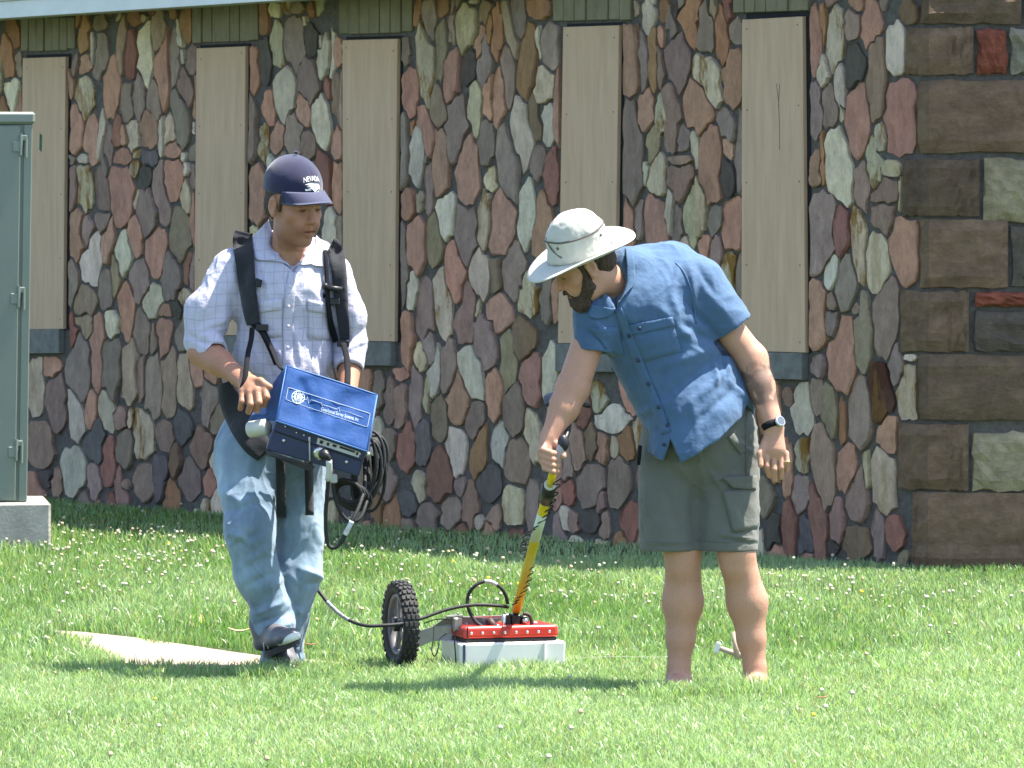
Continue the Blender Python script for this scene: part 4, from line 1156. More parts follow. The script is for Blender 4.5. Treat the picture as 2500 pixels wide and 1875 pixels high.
S1.cap(L_(824, 672, .035), L_(848, 770, .05), rl(38), rl(40), .03); S1.cap(L_(852, 770, .05), L_(856, 840, .06), rl(42), rl(40), .03)
S1.cap(L_(856, 838, .06), L_(852, 890, .01), rl(39), rl(37), .012)
# open cuffs
d1 = wr - el; d1 /= np.linalg.norm(d1); c1_ = L_(526, 872, -.095)
S1.cut(c1_, d1, .085); S1.cap(c1_ - d1 * .05, c1_ + d1 * .05, .047, .046, .004, sub=True)
d2 = wr2 - el2; d2 /= np.linalg.norm(d2); c2_ = L_(853, 905, .005)
S1.cut(c2_, d2, .08); S1.cap(c2_ - d2 * .05, c2_ + d2 * .05, .045, .044, .004, sub=True)
# neck opening
S1.cap(H1.p(0, -.012, -.05), L_(705, 625, .045), .064, .066, .006, sub=True)
for t in np.linspace(0, 1, 5): S1.ell(L_(716, 625 + 28 * t, -.06 - .03 * t), (rl(38 - 32 * t), .05, rl(16)), None, .004, sub=True)
v, q = S1.mesh()
F1 = [(560, 690, 530, 840, 12, 9), (590, 720, 565, 850, 9, -8), (525, 680, 480, 800, 10, 7), (470, 835, 545, 800, 7, 8), (455, 820, 540, 850, 8, -9), (480, 810, 560, 770, 8, 6),
      (620, 800, 700, 880, 10, 7), (640, 860, 690, 960, 9, -6), (720, 790, 735, 900, 8, 7), (745, 800, 800, 930, 10, -7), (760, 790, 830, 900, 9, 6), (790, 760, 770, 860, 8, -6),
      (700, 700, 640, 790, 14, 4), (740, 690, 790, 750, 10, 5), (870, 720, 860, 850, 9, 6), (845, 860, 890, 830, 6, 8), (838, 835, 890, 800, 7, -7), (560, 630, 600, 700, 10, -6),
      (690, 880, 780, 960, 9, 7), (610, 900, 680, 990, 10, -6), (652, 700, 664, 780, 8, 4), (700, 640, 706, 720, 7, -4), (780, 640, 742, 700, 8, -5),
      (455, 760, 490, 700, 8, -6), (600, 640, 575, 760, 9, -7), (735, 900, 750, 1000, 9, 6), (665, 880, 655, 960, 8, 6)]
v = wrinkle(v, q, [f[:5] + (f[5] * 1.2,) for f in F1], .0036, 15, 4, (1.3, 1, .8), front=.6)
shirt1 = make('shirt', v, q, ck, person1, True)
bv1 = bvh(v, q)
# collar leaves, placket, pockets, buttons
def collar_leaf(bv, poly_in, poly_out, name, m, parent, off=.012, thick=.007, n=7):
    g = []
    A = smoothline([(x, y) for x, y in poly_in], 4); B_ = smoothline([(x, y) for x, y in poly_out], 4)
    for a, b in zip(A, B_): g.append([tuple(a + (b - a) * t) for t in np.linspace(0, 1, n)])
    V, F = drape(bv, g, off, thick)
    return make(name, V, F, m, parent, True)
collar_leaf(bv1, [(656, 536), (668, 575), (688, 618), (713, 655)], [(612, 582), (620, 612), (629, 634), (690, 636)], 'collar', ck, shirt1)
collar_leaf(bv1, [(772, 574), (768, 600), (746, 625), (716, 656)], [(801, 604), (803, 630), (798, 652), (740, 640)], 'collar', ck, shirt1)
V, F = strip(bv1, [(714, 662, 9), (708, 720, 12), (704, 790, 13), (703, 860, 13), (700, 930, 12)], .004, .005, 3, 5)
make('placket', V, F, ck, shirt1, True)
but1 = mat('shell_button', (.62, .60, .60), .35, .05)
for (x, y) in ((708, 700), (705, 748), (704, 796), (703, 848)):
    p = hit(bv1, x, y, .010)
    if p is not None: mb = MB(); mb.ball(p, (.0052, .0025, .0052), 8, 4); mb.build('button', but1, shirt1, True)
for (a, b, c_, d_) in (((634, 738), (688, 732), (688, 822), (632, 828)), ((752, 734), (808, 744), (806, 832), (752, 826))):
    V, F = quad(bv1, a, b, c_, d_, .0035, .004, 6, 6); pk = make('pocket', V, F, ck, shirt1, True)
    e = ((c_[0] + d_[0]) / 2, a[1] + 36)
    V, F = quad(bv1, (a[0] - 1, a[1] - 3), (b[0] + 1, b[1] - 3), (b[0] + 1, b[1] + 24), (a[0] - 1, a[1] + 26), .008, .004, 4, 6); make('flap', V, F, ck, pk, True)

# jeans
jn, nt, bs, rj = fabric('faded_denim', (.160, .225, .300), .9, .24, 700, .2, .008, 12)
n = noise(nt, 5, 4, .6, stretch=(1, 1, .4)); r = ramp(nt, n.outputs['Fac'], .42, (.9, .9, .9), .66, (1.75, 1.66, 1.52))
c = mixc(nt, 1.0, rj.outputs[0], r.outputs[0], 'MULTIPLY'); nt.links.new(c.outputs[2], bs.inputs['Base Color'])
J = SDF((lo[0] + .08, DL - .42, -.02), (hi[0] - .05, DL + .30, L_(0, 1010)[2]), .0046)
J.ell(L_(660, 1095, .035), (rl(134), .145, rl(125)), None, 0)
J.cap(L_(606, 1130, .0), L_(608, 1295, -.12), rl(80), rl(60), .05); J.cap(L_(608, 1295, -.12), L_(628, 1400, -.10), rl(60), rl(53), .03)
J.cap(L_(628, 1400, -.10), L_(668, 1500, -.06), rl(54), rl(44), .03); J.cap(L_(640, 1512, -.06), L_(690, 1522, -.08), rl(26), rl(28), .03); J.cap(L_(668, 1490, -.06), L_(672, 1535, -.06), rl(46), rl(46), .03)
J.cap(L_(718, 1130, .05), L_(729, 1300, .04), rl(76), rl(58), .05); J.cap(L_(729, 1300, .04), L_(729, 1400, .02), rl(58), rl(56), .03)
J.cap(L_(729, 1400, .02), L_(703, 1520, .05), rl(56), rl(44), .03); J.cap(L_(703, 1520, .05), L_(690, 1610, .05), rl(44), rl(48), .03); J.cap(L_(660, 1615, .05), L_(722, 1612, .05), rl(20), rl(22), .02)
J.cut(L_(672, 1556, -.06), (.2, -.25, -1), .11, .003)
J.cut(L_(692, 1640, .05), (0, 0, -1), .12, .003)
v, q = J.mesh()
FJ = [(530, 1190, 640, 1260, 12, 8), (545, 1250, 640, 1230, 9, -7), (560, 1290, 620, 1330, 10, 8), (575, 1330, 650, 1290, 9, -6), (590, 1380, 665, 1330, 10, 6), (600, 1430, 690, 1390, 9, -6),
      (655, 1440, 690, 1410, 7, 8), (620, 1500, 690, 1470, 8, 9), (625, 1525, 700, 1500, 7, -9), (640, 1545, 715, 1520, 7, 8), (735, 1390, 790, 1412, 9, 11), (730, 1430, 785, 1425, 8, -8),
      (700, 1400, 745, 1440, 9, 6), (760, 1240, 785, 1340, 10, 6), (700, 1500, 735, 1470, 9, -6), (650, 1590, 735, 1610, 6, 9), (655, 1608, 738, 1594, 5, -8), (655, 1622, 730, 1616, 5, 7),
      (600, 1120, 560, 1200, 12, -6), (690, 1250, 700, 1380, 12, 5), (590, 1240, 600, 1360, 14, 5), (710, 1480, 745, 1500, 8, 7)]
v = wrinkle(v, q, [f[:5] + (f[5] * 1.35,) for f in FJ], .0044, 13, 9, (1.2, 1, .7), front=.6)
jeans1 = make('jeans', v, q, jn, person1, True)

# shoes
shm = mat('shoe_mesh_grey', (.115, .112, .122), .55, .3, 25); shw = mat('shoe_white', (.62, .62, .58), .5, .1, 20); sol = mat('shoe_sole', (.03, .03, .032), .7, .2)
def shoe(heel, toe, up, w, parent, lab=None):
    heel, toe, up = map(np.array, (heel, toe, up)); f = toe - heel; Ls = np.linalg.norm(f); f /= Ls
    up = up - f * np.dot(up, f); up /= np.linalg.norm(up); sd_ = np.cross(f, up)
    s = SDF(np.minimum(heel, toe) - .10, np.maximum(heel, toe) + .12, .004)
    P = lambda a, b, c: heel + f * a * Ls + sd_ * b + up * c
    s.cap(P(.04, 0, .035), P(.95, 0, .022), w * .95, w * .86, 0, flat=(up, .62)); s.cap(P(.55, 0, .03), P(.86, 0, .025), w * 1.06, w * 1.02, .02, flat=(up, .6))
    s.cap(P(.10, 0, .05), P(.12, 0, .105), w * .9, w * .92, .03); s.cap(P(.2, 0, .07), P(.62, 0, .045), w * .82, w * .8, .03)
    s.cut(P(.5, 0, -.002), -up, .3)
    v, q = s.mesh(); so = make('shoe', v, q, shm, parent, True)
    if lab: so['label'] = lab
    mb = MB(); ring = []
    for k in range(20):
        a = 2 * math.pi * k / 20; ring.append((.5 + .56 * math.cos(a), w * (1.02 + .1 * math.cos(a)) * math.sin(a)))
    V = [P(a, b, .004) for a, b in ring] + [P(a, b, -.018) for a, b in ring]
    mb.add(V, [tuple(range(20)), tuple(range(20, 40))[::-1]] + [(i, i + 20, (i + 1) % 20 + 20, (i + 1) % 20) for i in range(20)]); mb.build('sole', sol, so)
    s2 = SDF(toe - .09, toe + .09, .004); s2.cap(P(.82, 0, .020), P(.99, 0, .014), w * 1.0, w * .84, 0, flat=(up, .62)); s2.cut(P(.5, 0, 0), -up, .3); v, q = s2.mesh(); make('toe_cap', v, q, shw, so, True)
    for t0 in (.30, .46):
        for sg in (-1, 1):
            mb = MB(); mb.tube([P(t0, sg * w * .98, .012), P(t0 + .06, sg * w * .93, .034), P(t0 + .14, sg * w * .70, .056)], .007, 6, flat=.5); mb.build('stripe', shw, so, True)
    for t in (.42, .52, .62):
        mb = MB(); mb.tube([P(t, -w * .62, .070 - t * .02), P(t + .02, 0, .082 - t * .018), P(t, w * .62, .070 - t * .02)], .0045, 6); mb.build('lace', shw, so, True)
    return so
shoe(L_(654, 1592, -.03), L_(716, 1566, -.24), (-.15, -.35, .9), .042, person1, 'lifted dark trainer with a white toe')
shoe(onground(690, 1640) * np.array((1, 0, 0)) + np.array((0, DL + .09, .012)), np.array((onground(700, 1640)[0], DL - .15, .012)), (0, 0, 1), .042, person1, 'planted trainer half hidden by the trouser hem and grass')

# hair and cap
hm1 = mat('short_brown_hair', (.050, .032, .022), .7, .4, 60, .004, 300)
hs_ = SDF(H1.c - .16, H1.c + .19, .0042)
hs_.ell(H1.p(0, -.016, .052), np.array((.0775, .101, .088)) * 1.07, H1.R, 0); hs_.ell(H1.p(0, -.05, -.005), np.array((.070, .062, .062)) * 1.07, H1.R, .02)
hs_.cut(H1.p(0, .022, .03), H1.R @ np.array((0, 1, -.12)), .3); hs_.cut(H1.p(0, 0, -.055), H1.R @ np.array((0, .35, -1)), .3)
hs_.cut(H1.p(0, .0, .075), H1.R @ np.array((0, 0, 1)), .3)
for s in (-1, 1): hs_.ell(H1.p(s * .085, .0, -.006), (.03, .027, .037), H1.R, .004, sub=True); hs_.cap(H1.p(s * .068, .026, .035), H1.p(s * .070, .022, -.010), .010, .005, .006)
v, q = hs_.mesh(); v = v + vnormals(v, q) * (.002 * vnoise(v * 160, 8))[:, None]
make('hair', v, q, hm1, person1, True)
capm, nt, bs, rc_ = fabric('navy_cap_cloth', (.017, .018, .048), .85, .12, 900, .3, .001, 20)
capb, _, _, _ = fabric('navy_brim_cloth', (.030, .031, .068), .8, .10, 900, .3, .001, 20)
whm = mat('white_embroidery', (.78, .78, .76), .7, .04)
CR_, CC_ = np.array((.0955, .116, .106)) * 1.02, np.array((0, -.014, .066))
cs = SDF(H1.c - .2, H1.c + .23, .0040)
cs.ell(H1.p(*CC_), CR_, H1.R, 0); cs.cut(H1.p(0, 0, .046), H1.R @ np.array((0, .06, -1)), .3)
cs.ell(H1.p(CC_[0], CC_[1], CC_[2] - .008), CR_ - .010, H1.R, .002, sub=True)
v, q = cs.mesh(); n_ = vnormals(v, q); Lc = (v - H1.p(*CC_)) @ H1.R
an = np.arctan2(Lc[:, 0], Lc[:, 1]); dsp = np.zeros(len(v))
for k in range(6): dsp -= .0012 * np.exp(-((((an - k * math.pi / 3 + math.pi) % (2 * math.pi) - math.pi) * .09 / .0022) ** 2))
v = v + n_ * (dsp + .0012 * vnoise(v * 30, 2))[:, None]
cap1 = make('cap', v, q, capm, person1, True)
mb = MB(); mb.ball(H1.p(0, -.014, .173), (.008, .008, .006), 10, 6); mb.build('top_button', capm, cap1, True)
def brim(H, name, m, parent):
    V, F = [], []; A, Bn = 23, 8
    for lay in (0, 1):
        for i in range(A):
            t = math.radians(-62 + 124 * i / (A - 1))
            for j in range(Bn):
                s = j / (Bn - 1); e = .070 * max(0.0, math.cos(t * 1.42)) ** .6 * s
                x = .0945 * math.sin(t) * (1 + .02 * s); y = -.014 + .114 * math.cos(t) + e * .95
                z = .070 - .14 * e - 1.8 * e * e - 5.0 * x * x * s - .012 * abs(math.sin(t)) ** 3 - lay * .0035
                V.append(H.p(x, y, z))
    N = A * Bn
    for i in range(A - 1):
        for j in range(Bn - 1):
            a = i * Bn + j; F.append((a, a + 1, a + Bn + 1, a + Bn)); F.append((a + N, a + Bn + N, a + Bn + 1 + N, a + 1 + N))
    for i in range(A - 1):
        for j in (0, Bn - 1):
            a = i * Bn + j; F.append((a, a + Bn, a + Bn + N, a + N))
    for j in range(Bn - 1):
        for i in (0, A - 1):
            a = i * Bn + j; F.append((a, a + N, a + 1 + N, a + 1))
    return make(name, V, F, m, parent, True)
brim(H1, 'brim', capb, cap1)
def on_cap(a, h, off=.0022):      # a: angle from the front (his right positive), h: height on the crown 0..1 (angle)
    q_ = np.array((math.sin(a) * math.cos(h) * (CR_[0] + off), math.cos(a) * math.cos(h) * (CR_[1] + off), math.sin(h) * (CR_[2] + off)))
    return H1.p(*CC_) + H1.R @ q_
def stamp_cap(v2, f2, name):
    V = [on_cap(-x / .105, h, .0020) for x, h in v2] + [on_cap(-x / .105, h, .0005) for x, h in v2]; N = len(v2)
    make(name, V, [list(f) for f in f2], whm, cap1)
tv, tf = text2d('NEVADA')
tv = tv / (tv[:, 0].max() - tv[:, 0].min()) * .080; tv[:, 0] -= (tv[:, 0].max() + tv[:, 0].min()) / 2; tv[:, 1] *= 1.25
stamp_cap([(x, .385 + y / .105 - 4.2 * (x ** 2) / .105) for x, y in tv], tf, 'lettering')
# emblem: swept-back head made of tapering bars
EM = [[(-.031, .030), (-.012, .037), (.010, .037), (.024, .031), (.032, .020), (.033, .006), (.026, .010), (.018, .008), (.010, .0), (.006, -.006), (.003, .004), (-.004, .012), (-.020, .014), (-.008, .019), (-.026, .021), (-.012, .026)],
      [(-.030, .012), (-.014, .0115), (-.006, .008), (-.014, .006), (-.028, .004)], [(.012, .0), (.022, .004), (.031, .002), (.022, -.006), (.010, -.010), (.008, -.006)]]
for e in EM:
    stamp_cap([(x * 1.15, -.045 + (y + .010) / .047 * .37) for x, y in e], [list(range(len(e)))], 'emblem')
# ================================================================== the man in the sun hat
DR = 17.15
SR = FPX / DR
def R_(px, py, d=0.0): return W(px, py, DR + d)
def rr_(p): return p / SR
person2 = thing('person', (onground(1735, 1680)[0], DR, 0), 'bearded man in sun hat, blue shirt and grey shorts bending over the yellow handle', 'person')
skin2 = skin_material('fair_skin', (.435, .245, .155), (.485, .250, .168))
H2 = Head(R_(1428, 648, -.16), head_frame(-82, 31, 9))
lo = R_(1285, 1700, 0); hi = R_(1960, 500, 0)
B = SDF((lo[0], DR - .46, -.03), (hi[0], DR + .24, hi[2]), .0042)
head_sdf(B, H2, 1.06)
nb2 = R_(1535, 700, -.03)
B.cap(H2.p(0, -.015, -.05), nb2, .062, .058, .03)
B.cap(nb2, R_(1600, 800, -.02), .055, .11, .05); B.cap(R_(1600, 780, -.02), R_(1705, 1060, .02), .11, .11, .05)
B.cap(R_(1470, 770, -.08), R_(1690, 715, .0), .05, .05, .04)
# his left arm, hanging, with the watch
s1, e1, w1 = R_(1705, 712, -.03), R_(1836, 876, -.02), R_(1888, 1040, -.10)
B.cap(s1, e1, .056, .052, .03); B.cap(e1, e1 * .6 + w1 * .4, .052, .046, .02); B.cap(e1 * .6 + w1 * .4, w1, .046, .0335, .02)
h1 = R_(1890, 1098, -.115)
B.cap(R_(1888, 1050, -.105), h1, .0335, .040, .02, flat=((0, 1, .1), .60))
for k, (kx, ky, mx, my, tx, ty, rad) in enumerate(((1872, 1112, 1872, 1138, 1878, 1162, .0105), (1889, 1118, 1890, 1146, 1892, 1172, .0110), (1906, 1115, 1908, 1142, 1906, 1166, .0104), (1920, 1106, 1922, 1128, 1919, 1148, .0092))):
    finger(B, (R_(kx, ky, -.125 + .004 * k), R_(mx, my, -.135 + .004 * k), R_(tx, ty, -.115 + .004 * k)), rad, rad * .84, .004)
finger(B, (R_(1868, 1078, -.115), R_(1856, 1108, -.135), R_(1857, 1136, -.150)), .0135, .0098, .008)
# his right arm, down to the grip of the handle
s2, e2, w2 = R_(1462, 760, -.09), R_(1398, 948, -.13), R_(1345, 1066, -.19)
B.cap(s2, e2, .056, .055, .03); B.cap(e2, e2 * .6 + w2 * .4, .056, .050, .02); B.cap(e2 * .6 + w2 * .4, w2, .050, .0335, .02)
h2 = R_(1336, 1106, -.21)
B.cap(w2, h2, .0335, .037, .02, flat=((.5, -.8, 0), .72))
for k in range(4):     # four fingers closing round the grip, one below the other
    z = k * 15
    kx, ky = 1322 - k * 1.5 - (6 if k == 3 else 0), 1092 + z
    finger(B, (R_(1330 - k * 1, 1086 + z * .92, -.215), R_(1324 + k * 2, 1098 + z, -.252), R_(1346 + k * 1, 1106 + z, -.268), R_(1366 - k * 2, 1108 + z * .96, -.242)), .0118 - .0004 * k, .0098 - .0004 * k, .004)
    B.cap(h2, R_(1330 - k * 1, 1086 + z * .92, -.215), .018, .012, .012)
finger(B, (R_(1352, 1080, -.21), R_(1372, 1094, -.235), R_(1376, 1114, -.255)), .0125, .0100, .006)
# legs and feet
for (hx, kx, cx_, ax_, tx, dz) in ((1632, 1668, 1667, 1657, 1652, 0.0), (1775, 1797, 1824, 1843, 1843, -.03)):
    hp, kn_, cf, an_ = R_(hx, 1140, .02), R_(kx, 1345, .0 + dz), R_(cx_, 1470, .03 + dz), R_(ax_, 1632, .02 + dz)
    B.cap(hp, kn_, .060, .058, .03); B.cap(kn_, cf, .059, .066, .03); B.cap(cf, cf * .45 + an_ * .55, .066, .048, .03); B.cap(cf * .45 + an_ * .55, an_, .048, .037, .02)
    B.cap(R_(kx - 6, 1350, -.02 + dz), R_(kx - 5, 1385, -.02 + dz), .045, .040, .03)
    f0 = R_(ax_, 1652, .03 + dz); f0[2] = .020; f1 = R_(tx, 1670, -.11 + dz); f1[2] = .010
    B.cap(an_, f0, .037, .036, .02); B.cap(f0, f1, .036, .030, .02, flat=((1, 0, 0), 1.25))
    for t in range(5):
        b0 = f1 + np.array(((t - 2) * .0165, -.012, -.008)); B.cap(b0, b0 + np.array(((t - 2) * .002, -.042 + .004 * abs(t - (1 if tx > 1700 else 3)), -.006)), .0105, .009, .004)
v, q = B.mesh()
T = face_tint(H2, v, (.30, .24, .20))
X, Y = tophoto(v)
nn = vnormals(v, q)
al = np.clip(((v - e1) @ (w1 - e1)) / ((w1 - e1) @ (w1 - e1)), -1, 2)
dist = np.linalg.norm(v - (e1 + np.clip(al, 0, 1)[:, None] * (w1 - e1)), axis=1)
tat = (dist < .075) & (al > .02) & (al < .80) & (X > 1770)
pat = fbm(v * 26, 3, 40) + .5 * np.sin(v[:, 2] * 90 + 5 * vnoise(v * 20, 3)) * .5
edge = np.clip((al - .08) / .1, 0, 1) * np.clip((.78 - al) / .1, 0, 1)
mk = np.clip((pat + .45) * 2.2, 0, 1) * tat * edge * .9
T = T * (1 - mk[:, None]) + T * np.array((.26, .30, .32)) * mk[:, None]
body2 = make('body', v, q, skin2, person2, True); tint_attr(body2, T)

sel = ((dist < .08) & (al > .0) & (al < 1.0) & (X > 1770))
al2 = ((v - e2) @ (w2 - e2)) / ((w2 - e2) @ (w2 - e2)); d2_ = np.linalg.norm(v - (e2 + np.clip(al2, 0, 1)[:, None] * (w2 - e2)), axis=1)
sel |= (d2_ < .08) & (al2 > -.3) & (al2 < 1.0) & (X < 1470)
leg = (Y > 1350) & (Y < 1640)
ahm = mat('fine_body_hair', (.20, .12, .06), .5, .2, 60)
body_hair('arm_hair', body2, v, q, sel, 2600, .013, ahm, person2)
body_hair('leg_hair', body2, v, q, leg, 2200, .012, ahm, person2)
# beard and hair
hm2 = mat('dark_brown_hair', (.058, .035, .022), .7, .4, 70, .004, 320)
bs_ = SDF(H2.c - .2, H2.c + .2, .0042)
bp = H2.p
for s in (-1, 1):
    bs_.cap(bp(s * .066, .020, .005), bp(s * .060, .034, -.055), .010, .018, .02); bs_.cap(bp(s * .060, .034, -.055), bp(s * .036, .066, -.092), .022, .026, .02)
    bs_.cap(bp(s * .026, .093, -.048), bp(s * .030, .086, -.080), .0085, .012, .01); bs_.cap(bp(0, .105, -.047), bp(s * .026, .093, -.048), .0075, .0085, .008)
bs_.cap(bp(-.025, .080, -.104), bp(.025, .080, -.104), .027, .027, .02); bs_.cap(bp(0, .094, -.078), bp(0, .090, -.10), .014, .02, .01)
bs_.cap(bp(-.016, .100, -.062), bp(.016, .100, -.062), .0075, .0075, .003, sub=True)
v, q = bs_.mesh(); v = v + vnormals(v, q) * (.0035 * vnoise(v * 120, 4) + .002 * vnoise(v * 260, 6))[:, None]
make('beard', v, q, hm2, person2, True)
hs_ = SDF(H2.c - .18, H2.c + .2, .0042)
hs_.ell(bp(0, -.018, .05), (.079, .101, .088), H2.R, 0); hs_.ell(bp(0, -.052, -.005), (.070, .060, .060), H2.R, .02)
hs_.cut(bp(0, .018, .03), H2.R @ np.array((0, 1, -.12)), .3); hs_.cut(bp(0, 0, -.050), H2.R @ np.array((0, .5, -1)), .3)
for s in (-1, 1): hs_.ell(bp(s * .085, .0, -.004), (.03, .026, .036), H2.R, .004, sub=True); hs_.cap(bp(s * .069, .026, .035), bp(s * .070, .023, -.012), .011, .008, .006)
v, q = hs_.mesh(); v = v + vnormals(v, q) * (.003 * vnoise(v * 140, 8))[:, None]
make('hair', v, q, hm2, person2, True)

# blue shirt
bl, nt, bs, _ = fabric('blue_shirt_cloth', (.060, .116, .205), .8, .12, 900, .2, .010, 15)
S2 = SDF((lo[0] + .05, DR - .40, R_(0, 1150)[2]), (R_(1890, 0)[0], DR + .26, R_(0, 560)[2]), .0046)
S2.ell(R_(1590, 770, -.02), (rr_(142), .150, rr_(140)), None, 0)
S2.ell(R_(1600, 700, .05), (rr_(118), .120, rr_(95)), None, .05)
S2.ell(R_(1640, 870, .0), (rr_(140), .150, rr_(150)), None, .06)
S2.ell(R_(1702, 985, .02), (rr_(140), .160, rr_(130)), None, .06)
S2.cap(R_(1702, 1030, -.005), R_(1702, 1110, -.015), .160, .170, .05, flat=((0, 1, 0), 1.12))
S2.cap(R_(1640, 668, .03), R_(1700, 700, -.01), rr_(62), rr_(66), .05); S2.cap(R_(1560, 660, .03), R_(1640, 660, .04), rr_(55), rr_(58), .05)
S2.cap(R_(1700, 705, -.03), R_(1805, 815, -.035), rr_(72), rr_(50), .03)
S2.cap(R_(1520, 735, -.08), R_(1462, 765, -.09), rr_(70), rr_(58), .05); S2.cap(R_(1460, 765, -.09), R_(1442, 880, -.115), rr_(57), rr_(46), .03)
c3_ = R_(1793, 799, -.035); dn = (e1 - s1); dn /= np.linalg.norm(dn)
S2.cut(c3_, dn, .10); S2.cap(c3_ - dn * .05, c3_ + dn * .06, .056, .055, .004, sub=True)
c4_ = R_(1444, 858, -.112); dn2 = np.array((-.12, -.08, -1.0)); dn2 /= np.linalg.norm(dn2)
S2.cut(c4_, dn2, .085); S2.cap(c4_ - dn2 * .05, c4_ + dn2 * .06, .0565, .056, .004, sub=True)
# shirt tails: hem rises at the side seams, splits at the front
v_ = None
X = S2.ax[0][:, None, None]; Z = S2.ax[2][None, None, :]
sx = (X - R_(1702, 0)[0])
def pz(py): return R_(0, py)[2]
# hem height as a function of x (photo traced): left 1066 -> split 1120 | 1123 -> right 1003
hx = np.array([R_(x, 0)[0] for x in (1530, 1548, 1580, 1617, 1634, 1640, 1659, 1700, 1760, 1807, 1822, 1830, 1850, 1880)])
hz = np.array([pz(y) for y in (1060, 1072, 1098, 1121, 1066, 1075, 1125, 1102, 1058, 1016, 985, 996, 1004, 1004)])
hem = np.interp(S2.ax[0], hx, hz)[:, None, None]
front = (S2.ax[1] < DR + .03)[None, :, None]
hem = np.where(front, hem, pz(1075))
low = (Z < pz(930)) & (X > R_(1500, 0)[0]) & (X < R_(1880, 0)[0])
S2.F = np.where(low, np.maximum(S2.F, hem - Z), S2.F).astype(np.float32)
S2.cap(R_(1536, 660, -.05), R_(1575, 720, -.02), .082, .10, .03)
# neck opening
S2.cap(H2.p(0, -.005, -.06), R_(1505, 690, -.09), .064, .056, .006, sub=True)
for t in np.linspace(0, 1, 5): S2.ell(R_(1498 + 8 * t, 690 + 48 * t, -.16 - .02 * t), (rr_(34 - 26 * t), .06, rr_(18)), None, .004, sub=True)
v, q = S2.mesh()
F2 = [(1600, 740, 1690, 830, 12, 7), (1640, 700, 1660, 800, 10, 6), (1690, 660, 1700, 760, 9, 8), (1660, 640, 1640, 720, 8, 6), (1700, 650, 1750, 720, 8, -6), (1640, 780, 1780, 850, 12, -9), (1600, 830, 1740, 800, 12, 6),
      (1610, 900, 1740, 850, 14, 8), (1640, 960, 1770, 860, 13, -8), (1660, 1010, 1800, 880, 12, 8), (1690, 1040, 1820, 920, 10, -7), (1600, 950, 1660, 860, 12, -6), (1560, 860, 1620, 800, 10, 6), (1500, 840, 1560, 790, 9, -7),
      (1440, 770, 1500, 830, 8, 7), (1420, 800, 1480, 840, 7, -6), (1500, 700, 1530, 780, 8, 5), (1745, 880, 1748, 940, 6, 8), (1768, 860, 1770, 920, 6, -7), (1780, 930, 1840, 990, 8, 7), (1560, 1010, 1640, 980, 10, 7), (1590, 1060, 1640, 1020, 9, -5),
      (1720, 700, 1790, 790, 12, 5), (1680, 740, 1760, 830, 9, -7), (1540, 770, 1580, 860, 10, 6), (1690, 960, 1700, 1060, 12, 5), (1470, 700, 1490, 760, 7, 5)]
v = wrinkle(v, q, [f[:5] + (f[5] * 1.35,) for f in F2], .0036, 13, 14, (1.1, 1, .9), front=.6)
shirt2 = make('shirt', v, q, bl, person2, True)
bv2 = bvh(v, q)
collar_leaf(bv2, [(1527, 604), (1530, 660), (1522, 715), (1508, 745)], [(1544, 604), (1549, 640), (1550, 690), (1528, 712)], 'collar', bl, shirt2, .014, .008)
collar_leaf(bv2, [(1440, 742), (1470, 748), (1490, 752), (1503, 752)], [(1436, 770), (1452, 778), (1478, 775), (1496, 764)], 'collar', bl, shirt2, .012, .008)
V, F = strip(bv2, [(1508, 752, 9), (1532, 815, 12), (1556, 880, 13), (1580, 940, 13), (1605, 1000, 13), (1626, 1058, 12)], .004, .005, 3, 5)
make('placket', V, F, bl, shirt2, True)
but2 = mat('dark_button', (.012, .022, .045), .4, .1)
for (x, y) in ((1536, 820), (1558, 880), (1583, 937), (1607, 994), (1630, 1038), (1621, 1085), (1561, 802)):
    p = hit(bv2, x, y, .009)
    if p is not None: mb = MB(); mb.ball(p, (.0072, .003, .0072), 10, 5); mb.build('button', but2, shirt2, True)
V, F = quad(bv2, (1538, 796), (1640, 776), (1664, 858), (1570, 884), .0035, .0045, 8, 8); pk = make('pocket', V, F, bl, shirt2, True)
V, F = quad(bv2, (1536, 794), (1642, 773), (1648, 796), (1544, 818), .008, .0045, 4, 8); make('flap', V, F, bl, pk, True)
V, F = quad(bv2, (1440, 800), (1508, 797), (1524, 868), (1494, 872), .0035, .0045, 6, 6); pk = make('pocket', V, F, bl, shirt2, True)
V, F = strip(bv2, [(1650, 640, 2), (1672, 668, 2), (1690, 720, 2), (1700, 790, 2)], .0018, .003, 2, 6); make('seam', V, F, bl, shirt2, True)

# shorts
sh_, nt, bs, _ = fabric('grey_shorts_cloth', (.112, .114, .097), .8, .10, 900, .15, .008, 16)
Q = SDF((R_(1535, 0)[0], DR - .30, R_(0, 1380)[2]), (R_(1880, 0)[0], DR + .28, R_(0, 930)[2]), .0046)
Q.ell(R_(1705, 1060, .02), (rr_(141), .158, rr_(135)), None, 0)
Q.cap(R_(1636, 1120, .02), R_(1634, 1345, .0), rr_(78), rr_(72), .04); Q.cap(R_(1775, 1120, .02), R_(1776, 1345, -.01), rr_(78), rr_(75), .04)
Q.cut(R_(1632, 1343, 0), (0, 0, -1), .16); Q.cut(R_(1776, 1343, 0), (0, 0, -1), .16)
Q.cut(R_(1700, 1343, 0), (0, 0, -1), .12)
Q.cap(R_(1636, 1325, 0), R_(1636, 1370, 0), .088, .088, .003, sub=True); Q.cap(R_(1777, 1325, -.01), R_(1777, 1370, -.01), .091, .091, .003, sub=True)
Q.cap(R_(1698, 1200, -.225), R_(1706, 1345, -.215), .038, .042, .03, sub=True)
v, q = Q.mesh()
